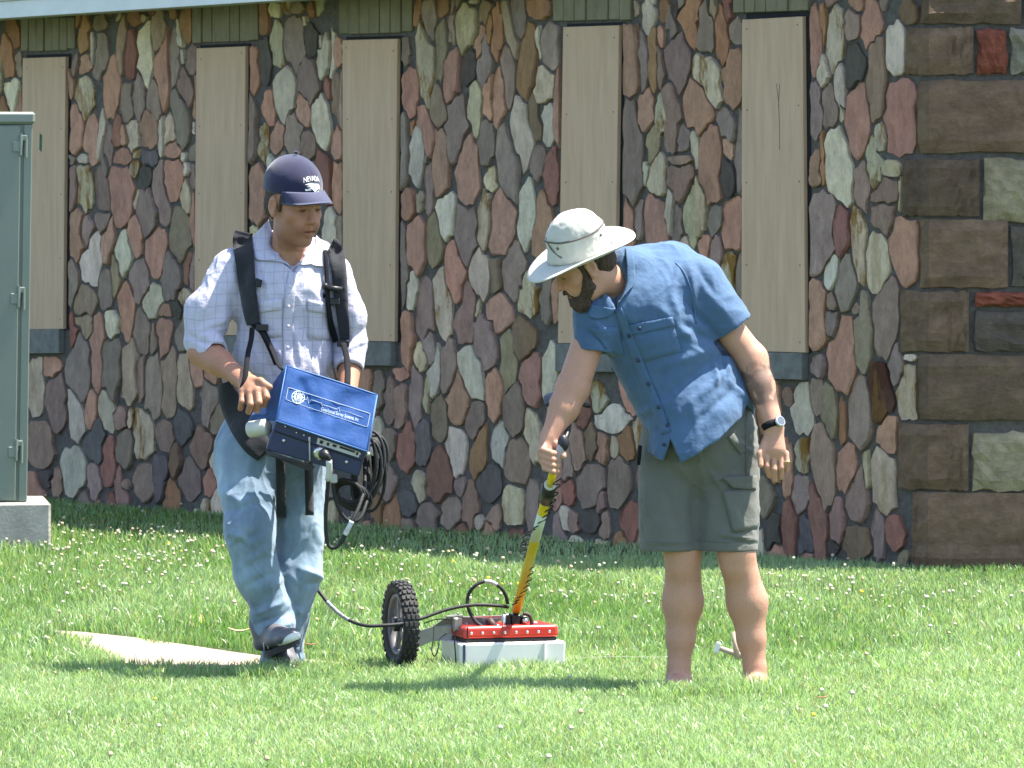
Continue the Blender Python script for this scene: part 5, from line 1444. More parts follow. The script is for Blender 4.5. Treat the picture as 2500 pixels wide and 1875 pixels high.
FQ = [(1690, 1190, 1698, 1340, 10, -8), (1780, 1070, 1845, 1110, 7, 7), (1790, 1100, 1848, 1080, 6, -6), (1730, 1150, 1765, 1190, 7, 8), (1735, 1175, 1765, 1165, 6, 7), (1800, 1150, 1770, 1195, 6, 7), (1770, 1200, 1810, 1290, 9, 6),
      (1800, 1220, 1848, 1300, 7, -6), (1820, 1250, 1850, 1240, 6, 7), (1820, 1280, 1850, 1290, 6, -6), (1740, 1230, 1720, 1330, 12, 5), (1580, 1150, 1590, 1330, 14, 5), (1620, 1180, 1670, 1330, 13, -5), (1640, 1120, 1690, 1180, 10, 6),
      (1700, 1120, 1740, 1230, 12, 5), (1760, 1305, 1850, 1318, 4, 6), (1755, 1315, 1850, 1328, 4, -6), (1565, 1325, 1690, 1327, 4, 5), (1600, 1090, 1650, 1180, 11, -5), (1810, 1060, 1850, 1040, 6, 6)]
v = wrinkle(v, q, FQ, .0032, 14, 19, (1, 1, .9), front=.6)
shorts2 = make('shorts', v, q, sh_, person2, True)
bv3 = bvh(v, q)
V, F = quad(bv3, (1764, 1200), (1848, 1190), (1850, 1290), (1790, 1300), .008, .006, 8, 8); pk = make('cargo_pocket', V, F, sh_, shorts2, True)
V, F = quad(bv3, (1762, 1166), (1849, 1160), (1849, 1196), (1790, 1192), .014, .006, 5, 8); make('flap', V, F, sh_, pk, True)
V, F = strip(bv3, [(1784, 1062, 9), (1800, 1085, 9), (1815, 1105, 8)], .006, .005, 3, 5); make('pocket_welt', V, F, sh_, shorts2, True)
V, F = strip(bv3, [(1824, 1010, 1.6), (1822, 1080, 1.6), (1824, 1160, 1.6)], .0022, .003, 2, 6); make('seam', V, F, sh_, shorts2, True)
for (pts) in ([(1564, 1318, 2.2), (1620, 1322, 2.2), (1690, 1324, 2.2)], [(1703, 1318, 2.2), (1770, 1322, 2.2), (1849, 1318, 2.2)]):
    V, F = strip(bv3, pts, .002, .003, 2, 6); make('hem', V, F, sh_, shorts2, True)
bk = mat('black_webbing', (.010, .010, .012), .85, .2, 60, spec=.15)
mb = MB(); mb.tube([R_(1563, 1088, -.08), R_(1561, 1110, -.085), R_(1559, 1134, -.08)], [.011, .012, .010], 8, flat=.6); mb.build('belt_strap', bk, shorts2, True)

# sun hat
hatm, nt, bs, _ = fabric('pale_hat_cloth', (.47, .465, .40), .8, .05, 900, .1, .004, 22)
hatd = mat('hat_piping', (.10, .085, .075), .7, .2, 40)
HH = Head(H2.p(0, -.008, .050), head_frame(-82, 20, 14))
hp_ = HH.p
hb = SDF(HH.c - .2, HH.c + .2, .0042)
hb.cap(hp_(0, .0, .0), hp_(0, -.004, .050), .113, .100, 0, flat=(HH.R[:, 0], .83))
hb.ell(hp_(0, -.004, .064), (.080, .099, .044), HH.R, .02)
hb.cut(hp_(0, 0, -.006), -HH.R[:, 2], .3)
hb.cap(hp_(0, .0, -.05), hp_(0, -.004, .05), .104, .088, .003, sub=True, flat=(HH.R[:, 0], .84))
v, q = hb.mesh(); nv = vnormals(v, q); v = v + nv * (.0032 * fbm(v * 26, 3, 12))[:, None]
hat = make('sun_hat', v, q, hatm, person2, True)
bvh_hat = bvh(v, q)
V, F = [], []; A, Bn = 56, 7
for lay in (0, 1):
    for i in range(A):
        t = 2 * math.pi * i / A
        for j in range(Bn):
            s = j / (Bn - 1)
            rx_, ry_ = .090 + (.172 - .090) * s, .109 + (.197 - .109) * s
            x, y = rx_ * math.sin(t), ry_ * math.cos(t)
            z = -.004 - .016 * s + .034 * s * s * abs(math.sin(t)) ** 2 + .022 * s * s * (max(0, -math.cos(t)) ** 2) - .014 * s * s * max(0, math.cos(t)) ** 2 + .004 * s * math.sin(3 * t + 1) - lay * .0034
            V.append(hp_(x, y, z))
N = A * Bn
for i in range(A):
    i2 = (i + 1) % A
    for j in range(Bn - 1):
        a, b = i * Bn + j, i2 * Bn + j
        F.append((a, a + 1, b + 1, b)); F.append((a + N, b + N, b + 1 + N, a + 1 + N))
    a, b = i * Bn + Bn - 1, i2 * Bn + Bn - 1; F.append((a, a + N, b + N, b))
    a, b = i * Bn, i2 * Bn; F.append((b, b + N, a + N, a))
make('brim', V, F, hatm, hat, True)
ring = []
for i in range(41):
    t = 2 * math.pi * i / 40
    c = hp_(0, -.004, .070); d = HH.R @ np.array((math.sin(t) * .84, math.cos(t), -.03 * math.sin(t) + .05 * math.cos(2 * t)))
    loc, _, _, _ = bvh_hat.ray_cast(Vector(c + d * .3), Vector(-d / np.linalg.norm(d)))
    if loc is not None: ring.append(np.array(loc))
mb = MB(); mb.tube(ring, .0036, 6); mb.build('piping', hatd, hat, True)
path = [hit(bvh_hat, x, y, .002) for x, y in ((1331, 560), (1333, 580), (1341, 600), (1353, 616), (1371, 630))]
path = [p for p in path if p is not None]
if len(path) > 2: mb = MB(); mb.tube(smoothline(path, 4), .0026, 6); mb.build('cord', hatd, hat, True)
for (x, y) in ((1362, 607), (1466, 574)):
    p = hit(bvh_hat, x, y, .001)
    if p is not None: mb = MB(); mb.ball(p, (.0055, .0035, .0055), 10, 5); mb.build('eyelet', hatd, hat, True)

# wristwatch
wx = (w1 - e1) / np.linalg.norm(w1 - e1)
wc = R_(1887, 1040, -.098)
watch = thing('wristwatch', tuple(wc), 'black strapped silver wristwatch on the hanging wrist', 'watch')
mb = MB(); ring = []
a1 = np.cross(wx, (0, 1.0, 0)); a1 /= np.linalg.norm(a1); a2 = np.cross(wx, a1)
V, F = [], []
for i in range(28):
    t = 2 * math.pi * i / 28
    for (o, h) in ((.0385, -.012), (.0385, .012), (.0355, .012), (.0355, -.012)): V.append(wc + (a1 * math.cos(t) + a2 * math.sin(t)) * o + wx * h)
for i in range(28):
    j = (i + 1) % 28
    for k in range(4): F.append((i * 4 + k, i * 4 + (k + 1) % 4, j * 4 + (k + 1) % 4, j * 4 + k))
make('strap', V, F, bk, watch, True)
dr = R_(1906, 1035, -.13) - wc; dr -= wx * np.dot(dr, wx); dr /= np.linalg.norm(dr)
stl = mat('watch_steel', (.55, .56, .60), .3, .05, metal=.9); dialm = mat('watch_dial', (.10, .11, .13), .25, .1)
mb = MB(); mb.lathe(wc + dr * .036, dr, [(0, .019), (.004, .0205), (.009, .0195), (.011, .0165), (.0105, .0150)], 24); cs_ = mb.build('case', stl, watch, True)
mb = MB(); mb.lathe(wc + dr * .0462, dr, [(0, .0150), (.0006, .0150)], 24); mb.build('dial', dialm, cs_)
mb = MB(); mb.lathe(R_(1921, 1127, -.122), np.array((0.03, .1, 1)), [(-.003, .0108), (-.002, .0116), (.002, .0116), (.003, .0108)], 16)
rg = mb.build('ring', mat('gold_ring', (.8, .62, .3), .25, .05, metal=1.0), None, True, org=tuple(R_(1921, 1127, -.122)))
tag(rg, 'thin gold ring on the little finger side of the hanging hand', 'ring')
# ================================================================== blue survey console hanging from the harness
blm, nt, bs, _ = fabric('blue_nylon', (.006, .050, .185), .72, .12, 1100, .06, .006, 16)
bs.inputs['Specular IOR Level'].default_value = .25
edgem = mat('pale_blue_piping', (.05, .14, .33), .6, .1)
navy = mat('navy_case_paint', (.022, .028, .085), .38, .12, 20, .0005, 200, spec=.5)
prt = mat('white_print', (.42, .50, .56), .6, .03)
blk = mat('black_plastic', (.014, .014, .016), .45, .2, 40)
rub = mat('black_rubber', (.016, .016, .017), .62, .25, 50, .0015, 160)
chrome = mat('bright_metal', (.62, .62, .62), .28, .08, metal=.95)
gry = mat('connector_grey', (.46, .46, .43), .5, .1)
base_c = L_(770, 1030, -.36)
con = thing('survey_console', tuple(base_c), 'blue fabric hooded survey console with navy socketed case, slung before the man in cap', 'survey console')
back = np.array((0, .235, .02))
FT = [L_(674, 1024, -.40), L_(896, 1099, -.40), L_(876, 1164, -.385), L_(648, 1098, -.385)]
ctrc = np.mean(FT, 0) + back / 2
mb = MB(); mb.hexa(FT + [p + back for p in FT]); case = mb.build('case', navy, con)
bvm = case.modifiers.new('bevel', 'BEVEL'); bvm.width = .006; bvm.segments = 2
fu = (FT[1] - FT[0]); fu_l = np.linalg.norm(fu); fu = fu / fu_l; fv = FT[3] - FT[0]; fv_l = np.linalg.norm(fv); fv = fv / fv_l
fn = np.cross(fu, fv); fn = fn if fn[1] < 0 else -fn; fn /= np.linalg.norm(fn)
def onface(px, py, off=0.0): return onplane(px, py, FT[0], fn) + fn * off
# lip line across the case
mb = MB(); mb.tube([onface(670, 1052, .001), onface(888, 1127, .001)], .0028, 6); mb.build('seam', blk, case)
# hood: front panel with soft dents, side panel, edge piping
HT = [L_(700, 893, -.30), L_(921, 964, -.30), L_(896, 1101, -.412), L_(674, 1026, -.412)]
na, nb_ = 26, 34
V = []
for lay in (0, 1):
    for i in range(na + 1):
        for j in range(nb_ + 1):
            s, t = i / na, j / nb_
            p = (HT[0] * (1 - t) + HT[1] * t) * (1 - s) + (HT[3] * (1 - t) + HT[2] * t) * s
            e = min(s, 1 - s, t, 1 - t)
            d = 1.4 * (.0065 * fbm(np.array([[t * 5.5 + s * 2.2, s * 2.2 - t * .6, 3.3]]), 2, 15)[0] - .010 * math.exp(-((t - .72 + .25 * s) / .10) ** 2) * math.sin(math.pi * s) + .008 * math.exp(-((t - .42 - .10 * s) / .08) ** 2) * math.sin(math.pi * s) - .010 * math.exp(-((t - .12 - .3 * s) / .07) ** 2) * math.sin(math.pi * min(1, s * 1.2)))
            V.append(p + fn * (.006 + d * min(1, e * 9) - lay * .010))
N = (na + 1) * (nb_ + 1); M = nb_ + 1; F = []
for i in range(na):
    for j in range(nb_):
        a = i * M + j; F.append((a, a + M, a + M + 1, a + 1)); F.append((a + N, a + 1 + N, a + M + 1 + N, a + M + N))
rim = list(range(M)) + [i * M + nb_ for i in range(1, na + 1)] + [na * M + j for j in range(nb_ - 1, -1, -1)] + [i * M for i in range(na - 1, 0, -1)]
for a, b in zip(rim, rim[1:] + rim[:1]): F.append((a, b, b + N, a + N))
hood = make('hood', V, F, blm, con, True)
hv = np.array(V[:N]); hq = [f for f in F[:2 * na * nb_:2]]
bvh_hood = BVHTree.FromPolygons([Vector(p) for p in hv], hq)
SP = [L_(703, 891, -.298), L_(677, 1027, -.408), L_(656, 1023, -.36), L_(604, 1027, -.23), L_(612, 1008, -.21)]
V = []; nS = len(SP)
nrm = np.cross(SP[1] - SP[0], SP[3] - SP[0]); nrm /= np.linalg.norm(nrm)
cS = np.mean(SP, 0)
mb = MB()
g = []
for i in range(9):
    s = i / 8; l = SP[0] * (1 - s) + SP[1] * s; r_ = SP[0] * (1 - s) + SP[3] * s
    l = SP[0] * (1 - s) + SP[1] * s; r_ = (SP[0] + np.array((-.008, .03, 0))) * (1 - s) + SP[3] * s
    g.append([l * (1 - t) + r_ * t + np.array((-1, -.3, 0)) * .006 * math.sin(3 * t + 5 * s) * math.sin(math.pi * t) for t in np.linspace(0, 1, 8)])
V = [p for row in g for p in row]; V += [p + np.array((.006, .002, 0)) for row in g for p in row]; n_ = 72; F = []
for i in range(8):
    for j in range(7):
        a = i * 8 + j; F.append((a, a + 1, a + 9, a + 8)); F.append((a + n_, a + 8 + n_, a + 9 + n_, a + 1 + n_))
rim = list(range(8)) + [i * 8 + 7 for i in range(1, 9)] + [64 + j for j in range(6, -1, -1)] + [i * 8 for i in range(7, 0, -1)]
for a, b in zip(rim, rim[1:] + rim[:1]): F.append((b, a, a + n_, b + n_))
make('side_panel', V, F, blm, hood, True)
off_r = np.array((.004, .0, 0))
g = [[HT[1] * (1 - s) + HT[2] * s + (back * .8 + np.array((.0, 0, -.05))) * t * (.25 + .75 * s) for t in (0, .5, 1)] for s in np.linspace(0, 1, 5)]
V = [p for row in g for p in row] + [p - np.array((.006, 0, 0)) for row in g for p in row]; F = []
for i in range(4):
    for j in range(2):
        a = i * 3 + j; F.append((a, a + 3, a + 4, a + 1)); F.append((a + 15, a + 16, a + 19, a + 18))
make('side_panel', V, F, blm, hood, True)
mb = MB(); mb.tube(smoothline([HT[0] + fn * .004, (HT[0] + HT[1]) / 2 + fn * .004 + ZU * .002, HT[1] + fn * .004], 6), .0032, 6); mb.tube([HT[1] + fn * .004, HT[2] + fn * .006], .0028, 6)
mb.tube([HT[3] + fn * .008, HT[2] + fn * .008], .0034, 6); mb.tube([HT[0] + fn * .003, HT[3] + fn * .006], .0026, 6); mb.build('piping', edgem, hood, True)
def hoodline(pts, w, name, closed=False):
    P = [hit(bvh_hood, x, y, .0018) for x, y in pts]; P = [p for p in P if p is not None]
    mb = MB(); mb.tube(P, w, 5); mb.build(name, prt, hood)
def fp(x, y): return (500 + x / 3.456, 850 + y / 3.456)
def rect_path(c, n=10, r=.06):
    out = []
    cs = [np.array(p) for p in c]
    for i in range(4):
        a, b = cs[i], cs[(i + 1) % 4]
        for t in np.linspace(.035, .965, n): out.append(tuple(a + (b - a) * t))
    return out + [out[0]]
hoodline(rect_path([fp(704, 330), fp(1396, 552), fp(1372, 668), fp(684, 436)]), .0009, 'outline')
wave = [(838, 436), (858, 432), (866, 408), (876, 470), (890, 440), (905, 436), (985, 465), (992, 488), (1000, 478), (1120, 516), (1130, 500), (1140, 538), (1150, 524), (1210, 540), (1335, 586)]
hoodline([fp(*p) for p in wave], .0008, 'waveform')
gc, gr = fp(787, 415), 15.5
for k in range(3): hoodline([(gc[0] + gr * (1 if k == 0 else .45 if k == 1 else .0) * math.cos(t), gc[1] + gr * math.sin(t)) for t in np.linspace(0, 2 * math.pi, 25)], .0016 if k == 0 else .0014, 'globe')
for dy in (-8, 0, 8):
    w_ = math.sqrt(gr * gr - dy * dy); hoodline([(gc[0] - w_, gc[1] + dy - 1), (gc[0] + w_, gc[1] + dy + 1)], .0014, 'globe')
for sx in (-5.5, 5.5): hoodline([(gc[0] + sx + 4.2 * math.cos(t), gc[1] + 6.2 * math.sin(t)) for t in np.linspace(0, 2 * math.pi, 15)], .0022, 'globe')
tv, tf = text2d('Geophysical Survey Systems, Inc.')
x0_, x1_ = tv[:, 0].min(), tv[:, 0].max()
A0, A1 = np.array(fp(978, 523)), np.array(fp(1298, 618)); dirp = (A1 - A0) / np.linalg.norm(A1 - A0); sc_ = np.linalg.norm(A1 - A0) / (x1_ - x0_)
up_ = np.array((dirp[1], -dirp[0]))
P = []
for x, y in tv:
    q_ = A0 + dirp * (x - x0_) * sc_ + up_ * y * sc_ * 1.7
    h_ = hit(bvh_hood, q_[0], q_[1], .0020); P.append(h_ if h_ is not None else L_(q_[0], q_[1], -.36))
make('lettering', P, tf, prt, hood)
# case front: socket panel, screws, aerial stub, round connector, side roll
pf = [(776, 1068), (880, 1104), (876, 1117), (773, 1083)]
mb = MB(); mb.hexa([onface(x, y, .003) for x, y in pf] + [onface(x, y, -.001) for x, y in pf]); sp_ = mb.build('socket_panel', gry, case)
for (x, y, w_, h_) in ((785, 1079, 4, 4), (801, 1084, 3, 3.5), (817, 1088, 5, 3), (848, 1097, 19, 2.6), (872, 1107, 2.4, 4)):
    mb = MB(); c = onface(x, y, .0035); mb.box(c, fu, fv, fn, (w_ / SL, h_ / SL, .001), .0004); mb.build('socket', blk, sp_)
for (x, y) in ((697, 1041), (724, 1056), (742, 1062), (693, 1075), (846, 1127), (879, 1108)):
    mb = MB(); r_ = .0062 if y in (1075, 1127) else .0035; mb.ball(onface(x, y, .003), (r_, r_ * .7, r_), 10, 6); mb.build('screw', chrome, case, True)
mb = MB(); mb.tube([onface(756, 1066, .012), onface(757, 1124, .010)], .0026, 8); mb.tube([onface(756, 1065, .012), onface(756, 1076, .012)], .004, 8); mb.build('aerial', gry, case, True)
mb = MB(); mb.lathe(onface(781, 1104, .0), fn, [(0, .024), (.014, .024), (.016, .020), (.020, .0195), (.021, .012)], 20); mb.build('connector', chrome, case, True)
mb = MB(); mb.lathe(onface(790, 1106, .018), fn + np.array((.5, 0, -.1)), [(0, .019), (.020, .019), (.024, .014), (.040, .012)], 16); mb.build('plug', blk, case, True)
mb = MB(); mb.lathe(onface(877, 1108, .004) + np.array((.022, .02, 0)), (1, -.1, -.15), [(0, .004), (.004, .008), (.014, .008), (.016, .004)], 12); mb.build('knob', chrome, case, True)
mb = MB(); r0, r1 = L_(608, 1049, -.30), L_(655, 1042, -.335); ax = (r1 - r0) / np.linalg.norm(r1 - r0); ln = np.linalg.norm(r1 - r0)
mb.lathe(r0, ax, [(0, .010), (.001, .027), (.004, .029), (ln - .004, .029), (ln, .026), (ln + .001, .012)], 20)
mb.build('battery_tube', mat('off_white_plastic', (.50, .49, .43), .55, .1, 30), con, True)
mb = MB(); mb.hexa([L_(648, 1098, -.380), L_(770, 1138, -.380), L_(760, 1152, -.33), L_(650, 1110, -.33), L_(648, 1098, -.16), L_(770, 1138, -.16), L_(760, 1152, -.16), L_(650, 1110, -.16)]); mb.build('underside', blk, con)

# ---- harness: padded shoulder straps, buckles, tails, hip belt
har = thing('carrying_harness', tuple(L_(690, 760, -.12)), 'black padded harness worn over the checked shirt, holding up the blue console', 'harness')
strapm, nt, bs, _ = fabric('black_padding', (.022, .023, .027), .88, .2, 500, .25, .003, 40)
for path in ([(596, 566, 22), (592, 590, 24), (598, 640, 23), (604, 700, 21), (612, 760, 19), (618, 792, 16)], [(806, 598, 17), (818, 606, 19), (826, 650, 19), (832, 720, 17), (838, 790, 14), (842, 832, 12)]):
    V, F = strip(bv1, path, .020, .016, 4, 6); make('shoulder_strap', V, F, strapm, har, True)
def web(bv, path, name, off=.012, th=.003, m=bk, depth=None):
    V, F = strip(bv, path, off, th, 2, 6); return make(name, V, F, m, har, True)
web(bv1, [(618, 786, 11), (640, 808, 9), (660, 850, 8), (676, 890, 7)], 'webbing', .016)
web(bv1, [(794, 610, 5), (797, 660, 5), (800, 720, 6), (806, 780, 7), (820, 835, 8)], 'webbing', .018)
mb = MB(); P = [L_(616, 800, -.15), L_(613, 830, -.18), L_(606, 860, -.22), L_(602, 890, -.27), L_(598, 925, -.31), L_(590, 952, -.32)]
mb.tube(smoothline(P, 5), .0095, 8, flat=.35); mb.build('strap_tail', bk, har, True)
mb = MB(); P = [L_(838, 838, -.08), L_(846, 870, -.13), L_(849, 905, -.20), L_(848, 940, -.28)]
mb.tube(smoothline(P, 5), .011, 8, flat=.4); mb.build('strap_tail', bk, har, True)
mb = MB(); P = [L_(640, 812, -.135), L_(662, 850, -.16), L_(682, 895, -.22), L_(700, 905, -.29)]
mb.tube(smoothline(P, 5), .011, 8, flat=.4); mb.build('strap_tail', bk, har, True)
for (x, y, d) in ((640, 800, 0), (838, 838, 0), (814, 736, 0)):
    p = hit(bv1, x, y, .022); p = p if p is not None else L_(x, y, -.12)
    mb = MB(); mb.box(p, (1, 0, 0), (0, 1, 0), (0, 0, 1), (.022, .007, .012), .005); mb.build('buckle', blk, har)
p = hit(bv1, 812, 704, .030); p = p if p is not None else L_(812, 704, -.13)
mb = MB(); mb.tube([p + (-.028, 0, .004), p + (.034, 0, -.004)], .0098, 10); mb.ball(p + (-.026, -.002, .008), .012, 10, 6); mb.tube([p + (-.03, .005, -.02), p + (-.05, .0, -.05), p + (-.04, .005, -.085)], .011, 8); mb.build('clip', blk, har, True)
V, F = quad(bv1, (625, 678), (641, 684), (637, 702), (624, 700), .022, .010, 4, 4); make('strap_keeper', V, F, strapm, har, True)
bvj = BVHTree.FromPolygons([Vector(p + rootloc(person1)) for p in np.array([vv.co for vv in jeans1.data.vertices])], [tuple(pp.vertices) for pp in jeans1.data.polygons])
V, F = strip(bvj, [(546, 935, 14), (560, 975, 26), (590, 1030, 34), (622, 1078, 34), (648, 1108, 26)], .016, .014, 4, 6); make('hip_pad', V, F, strapm, har, True)
for (x, y0, y1, w_) in ((686, 1110, 1264, 11.5), (755, 1120, 1258, 10.5)):
    V, F = strip(bvj, [(x - 2, y0, w_), (x, (y0 + y1) / 2, w_), (x + 1, y1, w_)], .035, .006, 2, 5); make('hanging_strap', V, F, strapm, har, True)

# ---- coiled cable hanging at the right end of the case
coil = MB()
rc2 = random.Random(3)
for k in range(7):
    cx, cy = 892 + k * 2.0 + rc2.uniform(-4, 4), 1148 + rc2.uniform(-16, 14)
    rx_, ry_ = 26 + k * 2.4 + rc2.uniform(-3, 3), 84 + rc2.uniform(-16, 10); tl = rc2.uniform(-.12, .22); ph = rc2.uniform(0, 6)
    P = []
    for i in range(29):
        t = 2 * math.pi * i / 28
        x, y = rx_ * math.cos(t), ry_ * math.sin(t)
        P.append(L_(cx + x * math.cos(tl) - y * math.sin(tl), cy + y * math.cos(tl) + x * math.sin(tl), -.23 + .014 * (k - 4) + .02 * math.sin(t + ph)))
    coil.tube(P, .0060, 7, cap=False)
for k in range(4):
    cx, cy = 848 + k * 5, 1198 + k * 5; P = []
    for i in range(23):
        t = 2 * math.pi * i / 22; P.append(L_(cx + (34 + 3 * k) * math.cos(t), cy + (26 + 2 * k) * math.sin(t) + 8 * math.cos(t), -.31 + .012 * k + .015 * math.sin(t)))
    coil.tube(P, .0058, 7, cap=False)
co = coil.build('cable_coil', rub, None, True, org=tuple(L_(890, 1140, -.3)))
tag(co, 'thick bundle of coiled black cable hanging from the right end of the blue console', 'cable')
P = [L_(792, 1106, -.43), L_(803, 1118, -.44), L_(803, 1150, -.42), L_(799, 1200, -.39), L_(795, 1265, -.37), L_(798, 1318, -.36), L_(812, 1338, -.36), L_(834, 1322, -.36), L_(858, 1275, -.36), L_(878, 1232, -.33), L_(890, 1185, -.28), L_(890, 1120, -.22), L_(880, 1080, -.20)]
kc = thing('console_cable', tuple(L_(800, 1150, -.4)), 'black cable looping down from the front socket of the blue console', 'cable')
mb = MB(); mb.tube(smoothline(P, 8), .0072, 8); mb.build('sheath', rub, kc, True)
mb = MB(); mb.tube(smoothline([L_(803, 1124, -.438), L_(804, 1150, -.424), L_(801, 1172, -.408)], 4), .0112, 10); mb.build('collar', gry, kc, True)
mb = MB(); mb.tube(smoothline([L_(842, 1306, -.362), L_(851, 1289, -.362), L_(859, 1272, -.362)], 4), .0090, 10); mb.build('tape', mat('worn_silver_tape', (.50, .52, .54), .5, .3, 60), kc, True)
mb = MB(); P = [L_(812, 1170, -.36), L_(817, 1210, -.35), L_(830, 1248, -.34), L_(852, 1272, -.33), L_(876, 1268, -.33), L_(892, 1235, -.30), L_(900, 1190, -.25), L_(898, 1130, -.21), L_(885, 1085, -.20)]
o = mb.tube(smoothline(P, 8), .0068, 8).build('spare_cable', rub, None, True, org=tuple(L_(850, 1270, -.33))); tag(o, 'lowest loose loop of black cable below the coil at his hip', 'cable')
mb = MB(); mb.box(L_(815, 1168, -.37), (1, 0, 0), (0, 1, 0), (0, 0, 1), (.012, .012, .016), .004); o = mb.build('plug', gry, kc)
# scarf-like black pouch corner behind the coil
mb = MB(); mb.hexa([L_(905, 1110, -.22), L_(928, 1120, -.22), L_(944, 1160, -.22), L_(912, 1182, -.22), L_(905, 1110, -.17), L_(928, 1120, -.17), L_(944, 1160, -.17), L_(912, 1182, -.17)])
o = mb.build('pouch', bk, har)

# ================================================================== the antenna sledge with its wheel and yellow handle
DA = onground(1240, 1640)[1]
SA_ = FPX / DA
def A_(px, py, d=0.0): return W(px, py, DA + d)
ya = math.radians(17)
ux, uy = np.array((math.cos(ya), math.sin(ya), 0)), np.array((-math.sin(ya), math.cos(ya), 0))
fr = A_(1124, 1634); fr[2] = 0.0
Wd, Dp = .388, .235
org = fr + ux * Wd / 2 + uy * Dp / 2
ant = thing('radar_antenna', tuple(org), 'red topped white antenna sledge with yellow handle and knobbly wheel, standing on the lawn', 'ground radar')
whp = mat('white_plastic', (.74, .73, .69), .45, .04, 8); redp = mat('red_plastic', (.50, .030, .018), .38, .06, 10, coat=.2)
yel = mat('yellow_tube', (.62, .44, .012), .38, .06, 10); whb = mat('white_band', (.60, .66, .56), .5, .05)
def cornerbox(z0, z1, in0, in1, name, m, parent, bev):
    mb = MB()
    def ringp(z, i): return [fr + ux * x + uy * y + ZU * z for x, y in ((-i, -i), (Wd + i, -i), (Wd + i, Dp + i), (-i, Dp + i))]
    mb.hexa(ringp(z0, in0) + ringp(z1, in1))
    o = mb.build(name, m, parent); b = o.modifiers.new('bevel', 'BEVEL'); b.width = bev; b.segments = 3
    return o
skid = cornerbox(.010, .100, .001, .004, 'skid', whp, ant, .008)
cornerbox(.101, .114, -.022, -.022, 'gasket', blk, ant, .004)
lid = cornerbox(.114, .158, -.016, -.018, 'lid', redp, ant, .012)
for k in range(8):
    c = fr + ux * (.043 + k * .0415) + uy * .012 + ZU * .135
    mb = MB(); mb.lathe(c, -uy, [(0, .0052), (.005, .0052), (.0065, .003)], 8); mb.build('bolt', chrome, lid)
for x in (.012, .31): mb = MB(); mb.box(fr + ux * x + uy * (-.008) + ZU * .054, ux, uy, ZU, (.0035, .006, .044), .002); mb.build('rib', whp if x > .1 else navy, skid)
mb = MB(); mb.tube(smoothline([fr + ux * (-.006) + uy * .02 + ZU * .152, fr + ux * (-.0155) + uy * .02 + ZU * .12, fr + ux * (-.010) + uy * .02 + ZU * .03], 5), .003, 6); mb.tube(smoothline([fr + ux * .03 + uy * .010 + ZU * .158, fr + ux * .03 + uy * .012 + ZU * .135, fr + ux * .03 + uy * .012 + ZU * .11], 4), .003, 6); mb.build('strap', blk, ant, True)
# bracket block and clamps at the foot of the handle
pb = A_(1261, 1492, .16); topc = pb.copy()
mb = MB(); mb.box(A_(1258, 1520, .16), ux, uy, ZU, (.016, .022, .032), .006); mb.box(A_(1278, 1522, .16), ux, uy, ZU, (.010, .02, .030), .005); mb.box(A_(1238, 1515, .15), ux, uy, ZU, (.013, .016, .026), .005); mb.build('bracket', blk, ant)
mb = MB(); mb.box(A_(1265, 1545, .17), ux, uy, ZU, (.055, .05, .012), .004); mb.build('mount_plate', blk, ant)
for kind_, a_ in (('t', ((1296, 1521, .14), (1312, 1521, .14), .006)), ('b', ((1283, 1516, .12), .012)), ('t', ((1230, 1500, .13), (1230, 1540, .13), .007)), ('b', ((1190, 1533, .10), .009)), ('b', ((1215, 1530, .10), .009))):
    mb = MB()
    if kind_ == 't': mb.tube([A_(*a_[0]), A_(*a_[1])], a_[2], 8)
    else: mb.ball(A_(*a_[0]), a_[1], 10, 6)
    mb.build('clamp_bolt', chrome, ant, True)
mb = MB(); P = [A_(1276, 1498, .12), A_(1292, 1502, .12), A_(1298, 1522, .12), A_(1290, 1541, .12), A_(1276, 1545, .12)]; mb.tube(smoothline(P, 5), .007, 8); mb.tube([A_(1192, 1512, .1), A_(1212, 1538, .1)], .014, 8); mb.build('coupling', mat('dark_brown_rubber', (.05, .025, .02), .6, .2), ant, True)
# handle: yellow tube, white band, black collar, upper tube, grip, lever, forearm rest
hA, hC = A_(1260, 1490, .16), R_(1350, 1152, -.215)
def lean_d(py): return .16 + (hC[1] - hA[1]) * (1490 - py) / 338.0      # the pole leans towards the man's hand
hB = A_(1335, 1213, lean_d(1213))
hd = (hB - hA) / np.linalg.norm(hB - hA)
mb = MB(); mb.tube([hA, hB], .0168, 16); handle = mb.build('handle', yel, ant, True)
def along(py0, py1, r, name, m):
    f_ = lambda py: hA + (hB - hA) * ((1490 - py) / (1490 - 1213))
    mb = MB(); mb.tube([f_(py0), f_(py1)], r, 16); return mb.build(name, m, handle, True)
along(1312, 1250, .0172, 'band', whb); along(1221, 1188, .0235, 'collar', blk)
mb = MB(); mb.lathe(hA + (hB - hA) * ((1490 - 1187) / 277.), hd, [(0, .020), (.006, .021), (.012, .018)], 16); mb.build('clamp_ring', gry, handle, True)
up0 = hA + (hB - hA) * ((1490 - 1195) / 277.)
mb = MB(); mb.tube([up0, hC], .0135, 14); mb.build('upper_tube', yel, handle, True)
g1 = R_(1372, 1085, -.245)
mb = MB(); mb.tube(smoothline([hC, R_(1357, 1130, -.235), R_(1366, 1105, -.245), g1], 5), [.0150] * 16, 12); mb.build('grip', mat('grey_grip', (.30, .30, .31), .4, .1), handle, True)
mb = MB(); mb.ball(g1 + (.004, 0, .004), (.020, .018, .030), 12, 8); mb.tube(smoothline([g1, R_(1385, 1058, -.20), R_(1392, 1020, -.14), R_(1400, 985, -.10)], 5), .0095, 10); mb.build('support_rod', blk, handle, True)
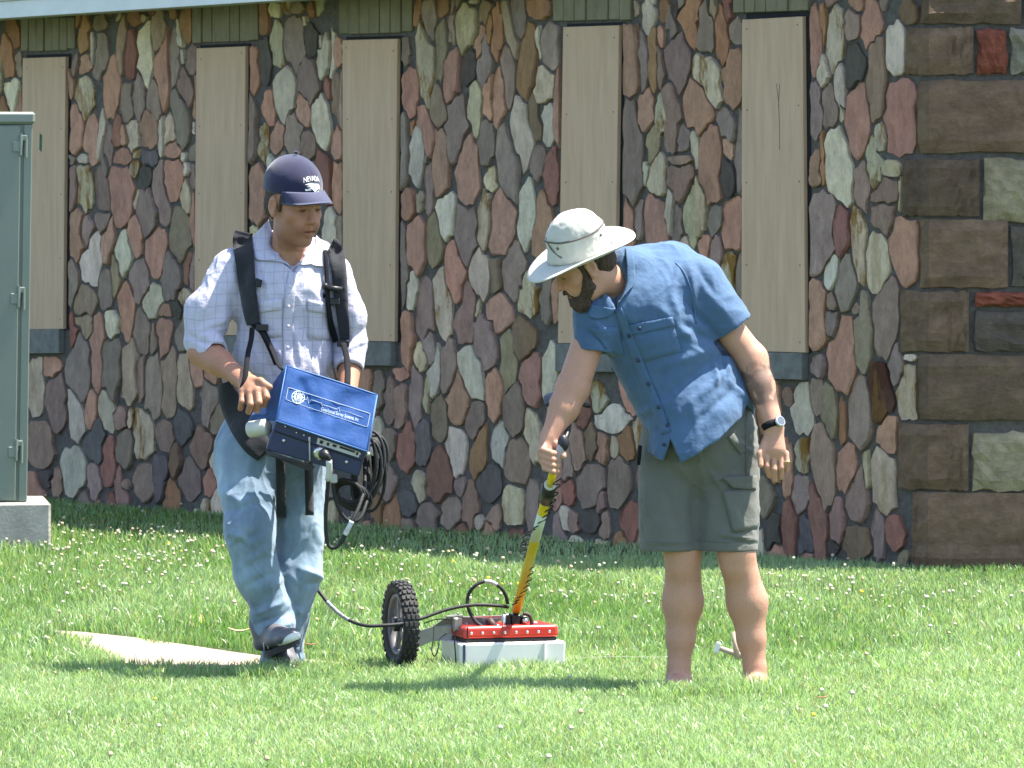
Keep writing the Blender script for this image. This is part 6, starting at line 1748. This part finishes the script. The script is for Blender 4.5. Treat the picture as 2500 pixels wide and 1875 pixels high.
mb = MB(); P = [R_(1346, 990, -.17), R_(1342, 968, -.09), R_(1372, 962, -.03), R_(1412, 972, -.04), R_(1430, 990, -.12)]
mb.tube(smoothline(P, 6), .020, 10, flat=.35); mb.build('forearm_rest', blk, handle, True)
# spiral lead winding up the handle
P = []
route = [(1268, 1480, -.02), (1283, 1440, 0), (1294, 1400, 0), (1300, 1365, 0), (1296, 1330, .0)]
def spiral(pts, turns, rad, name, amp=1.0):
    C_ = smoothline(pts, 24); P = []; n = len(C_)
    for i, c in enumerate(C_):
        t = 2 * math.pi * turns * i / n; P.append(c + rad * (np.array((math.cos(t), 0, .35 * math.cos(t))) + np.array((0, math.sin(t), 0))))
    mb = MB(); mb.tube(P, .0023, 5); mb.build(name, rub, handle, True)
SPL = lambda x, y: A_(x, y, lean_d(y) - .03)
spiral([SPL(1255, 1478), SPL(1272, 1456), SPL(1288, 1425), SPL(1298, 1385)], 8, .011, 'spiral_lead')
spiral([SPL(1298, 1385), A_(1290, 1360, lean_d(1360) + .03), SPL(1278, 1345), SPL(1280, 1325)], 4, .012, 'spiral_lead')
spiral([SPL(1280, 1332), SPL(1288, 1305), SPL(1312, 1285), SPL(1332, 1262), SPL(1344, 1235), SPL(1354, 1205), SPL(1362, 1170)], 11, .0125, 'spiral_lead')
# wheel with knobbly tyre, rim, spokes and hub
wc_ = A_(978, 1519, .12); wc_[2] = .158
wa = np.array((-math.cos(math.radians(17)), -math.sin(math.radians(17)), 0)); wf = np.array((-wa[1], wa[0], 0))
R0 = .156
whl = MB()
prof = [(-.018, .112), (-.027, .126), (-.028, .142), (-.020, .152), (0, .155), (.020, .152), (.028, .142), (.027, .126), (.018, .112)]
V, F = [], []; n = 56
for i in range(n):
    t = 2 * math.pi * i / n
    for (h, r) in prof: V.append(wc_ + wa * h + (wf * math.cos(t) + ZU * math.sin(t)) * r)
m_ = len(prof)
for i in range(n):
    for k in range(m_): F.append((i * m_ + k, ((i + 1) % n) * m_ + k, ((i + 1) % n) * m_ + (k + 1) % m_, i * m_ + (k + 1) % m_))
tyr = mat('tyre_rubber', (.026, .025, .024), .75, .25, 40, .001, 150)
wheel = make('wheel', V, F, tyr, ant, True)
tr_ = MB()
for i in range(38):
    t = 2 * math.pi * (i + .5) / 38
    for k, h in enumerate((-.020, -.0035, .013) if i % 2 else (-.012, .0045, .021)):
        d_ = wf * math.cos(t) + ZU * math.sin(t); tg = -wf * math.sin(t) + ZU * math.cos(t)
        rad = .156 - abs(h) * .18
        tr_.box(wc_ + wa * h + d_ * rad, wa, tg, d_, (.0062, .0088, .0045), .0015)
    d_ = wf * math.cos(t) + ZU * math.sin(t); tg = -wf * math.sin(t) + ZU * math.cos(t)
    for s in (-1, 1): tr_.box(wc_ + wa * s * .0265 + d_ * .143, wa, tg, d_, (.004, .0055, .008), .0012)
o = tr_.build('tread', tyr, wheel); o['kind'] = 'stuff'
rimm = mat('grey_rim', (.115, .105, .110), .5, .15, 20)
mb = MB()
V, F = [], []
pr = [(-.017, .113), (-.019, .100), (-.010, .094), (.010, .094), (.019, .100), (.017, .113)]
for i in range(48):
    t = 2 * math.pi * i / 48
    for (h, r) in pr: V.append(wc_ + wa * h + (wf * math.cos(t) + ZU * math.sin(t)) * r)
for i in range(48):
    for k in range(6): F.append((i * 6 + k, ((i + 1) % 48) * 6 + k, ((i + 1) % 48) * 6 + (k + 1) % 6, i * 6 + (k + 1) % 6))
make('rim', V, F, rimm, wheel, True)
for k in range(5):
    t = 2 * math.pi * k / 5 + .5; d_ = wf * math.cos(t) + ZU * math.sin(t); tg = -wf * math.sin(t) + ZU * math.cos(t)
    mb = MB(); mb.box(wc_ + d_ * .060, wa, tg, d_, (.008, .012, .040), .004); mb.build('spoke', rimm, wheel)
mb = MB(); mb.lathe(wc_ - wa * .028, wa, [(0, .012), (.002, .024), (.052, .024), (.056, .010)], 20); mb.build('hub', blk, wheel, True)
# arm from the wheel to the sledge
alu = mat('galvanised_steel', (.33, .33, .29), .45, .15, 25, metal=.5)
def plate(pts, thick, name, m, parent):
    mb = MB(); V = [np.array(p) for p in pts] + [np.array(p) + np.array((0, thick, 0)) for p in pts]; n = len(pts)
    mb.add(V, [tuple(range(n))[::-1], tuple(range(n, 2 * n))] + [(i, (i + 1) % n, (i + 1) % n + n, i + n) for i in range(n)]); return mb.build(name, m, parent)
arm = plate([A_(985, 1545, .17), A_(1010, 1545, .17), A_(1056, 1530, .17), A_(1090, 1507, .16), A_(1230, 1503, .2), A_(1230, 1512, .2), A_(1120, 1530, .17), A_(1098, 1562, .16), A_(1055, 1566, .17), A_(1022, 1580, .17), A_(985, 1570, .17)], .018, 'arm', alu, ant)
plate([A_(1088, 1505, .12), A_(1175, 1508, .12), A_(1225, 1512, .13), A_(1190, 1536, .12), A_(1106, 1538, .12)], .012, 'arm_plate', mat('grey_plate', (.14, .13, .13), .5, .15, metal=.3), ant)
mb = MB(); mb.box(A_(1117, 1524, .10), ux, uy, ZU, (.016, .012, .024), .004); mb.tube([A_(1092, 1506, .11), A_(1130, 1503, .11)], .006, 8); mb.ball(A_(1139, 1524, .10), .006, 8, 5); mb.ball(A_(1118, 1498, .10), .005, 8, 5); mb.build('latch', alu, ant)
mb = MB(); P = [A_(1060, 1525, .1), A_(1058, 1560, .08), A_(1054, 1590, .06), A_(1062, 1602, .05), A_(1069, 1585, .06), A_(1074, 1560, .08), A_(1092, 1544, .09)]; mb.tube(smoothline(P, 6), .0024, 6); mb.tube(smoothline([A_(1035, 1522, .12), A_(1065, 1512, .11), A_(1100, 1512, .1)], 5), .0024, 6); mb.build('wire', rub, ant, True)
# cable along the ground to the console, with its loop
P = [L_(742, 1395, .12), L_(763, 1425, .08), L_(779, 1444, .04), L_(807, 1478, .0), L_(847, 1511, -.05), L_(891, 1527, -.08), L_(935, 1527, -.08), L_(980, 1523, -.06), L_(1028, 1510, -.02), L_(1092, 1488, .02), L_(1156, 1477, .05), L_(1219, 1479, .09), L_(1240, 1482, .12)]
tc_ = thing('trailing_cable', tuple(L_(900, 1527, -.08)), 'long black cable trailing past the wheel from the cap man to the antenna sledge', 'cable')
mb = MB(); mb.tube(smoothline(P, 8), .0066, 8); mb.build('sheath', rub, tc_, True)
mb = MB(); mb.tube(smoothline(P, 8)[22:34], .0076, 8); mb.build('tape', mat('worn_grey_tape', (.22, .23, .24), .55, .5, 90), tc_, True)
P = [A_(1240, 1474, .14), A_(1234, 1452, .13), A_(1219, 1432, .12), A_(1190, 1419, .11), A_(1160, 1430, .10), A_(1143, 1455, .10), A_(1144, 1487, .09), A_(1160, 1516, .08), A_(1182, 1534, .08)]
mb = MB(); mb.tube(smoothline(P, 8), .0066, 8); lo_ = mb.build('cable_loop', rub, ant, True)
mb = MB(); mb.tube(smoothline(P, 8)[18:27], .0076, 8); mb.build('tape', mat('silver_tape', (.42, .45, .48), .5, .2, 60), lo_, True)

# ================================================================== small things on the lawn
a, b = onground(1375, 1631), onground(1640, 1629)
mb = MB(); mb.tube([a + ZU * .035, (a + b) / 2 + ZU * .040, b + ZU * .036], .0007, 5); o = mb.build('survey_string', mat('pale_string', (.40, .40, .34), .8, .1), None, org=tuple(a)); tag(o, 'taut pale string across the grass between the sledge and the bare legs', 'string')
st = thing('stake', tuple(onground(1765, 1614)), 'pale wooden stake with white head lying in grass behind the bare right ankle', 'stake')
g0 = onground(1752, 1618) + ZU * .055; g1_ = onground(1812, 1622) + ZU * .030
mb = MB(); mb.tube([g0, g1_], [.009, .011], 8); mb.build('shaft', mat('weathered_wood', (.42, .34, .26), .8, .25, 30), st, True)
mb = MB(); dd = (g1_ - g0) / np.linalg.norm(g1_ - g0); mb.box(g0, dd, (0, 1, 0), np.cross(dd, (0, 1.0, 0)), (.011, .014, .026), .006); mb.build('head', whp, st)
mb = MB(); q0 = onground(1800, 1624) + ZU * .02; mb.tube([q0, q0 + np.array((-.012, .01, .10))], [.012, .008], 8); mb.build('post', mat('pale_plastic', (.46, .32, .24), .6, .1), st, True)
lm = [mat('dry_leaf', (.30, .16, .07), .8, .3, 60), mat('yellow_leaf', (.52, .46, .26), .8, .2, 60)]
for i, (x, y, r_, k, lab) in enumerate(((2006, 1746, .024, 0, 'small curled brown leaf on the bright lawn at the right foreground'), (585, 1578, .045, 1, 'pale straw coloured leaf on the grass edge left of the walking man'), (1005, 1570, .03, 1, 'pale yellow leaf on grass behind the wheel hub'), (1880, 1434, .03, 1, 'white papery leaf on grass right of the bare calves'), (760, 1612, .028, 0, 'brown leaf by the planted trouser cuff'))):
    c = onground(x, y) + ZU * .045; V, F = [], []
    for s in range(7):
        t = s / 6; w_ = r_ * .38 * math.sin(math.pi * (t * .92 + .04)); zc = .35 * r_ * (2 * t - 1) ** 2
        for sg in (-1, 0, 1): V.append(c + np.array(((2 * t - 1) * r_, sg * w_, zc + .25 * w_ * abs(sg) + .01)))
    for s in range(6):
        for k_ in range(2): F.append((s * 3 + k_, s * 3 + k_ + 1, s * 3 + k_ + 4, s * 3 + k_ + 3))
    o = make('fallen_leaf', V, F, lm[k], None, True, org=tuple(c)); md = o.modifiers.new('thickness', 'SOLIDIFY'); md.thickness = .0015
    tag(o, lab, 'leaf', 'fallen leaves on the lawn')
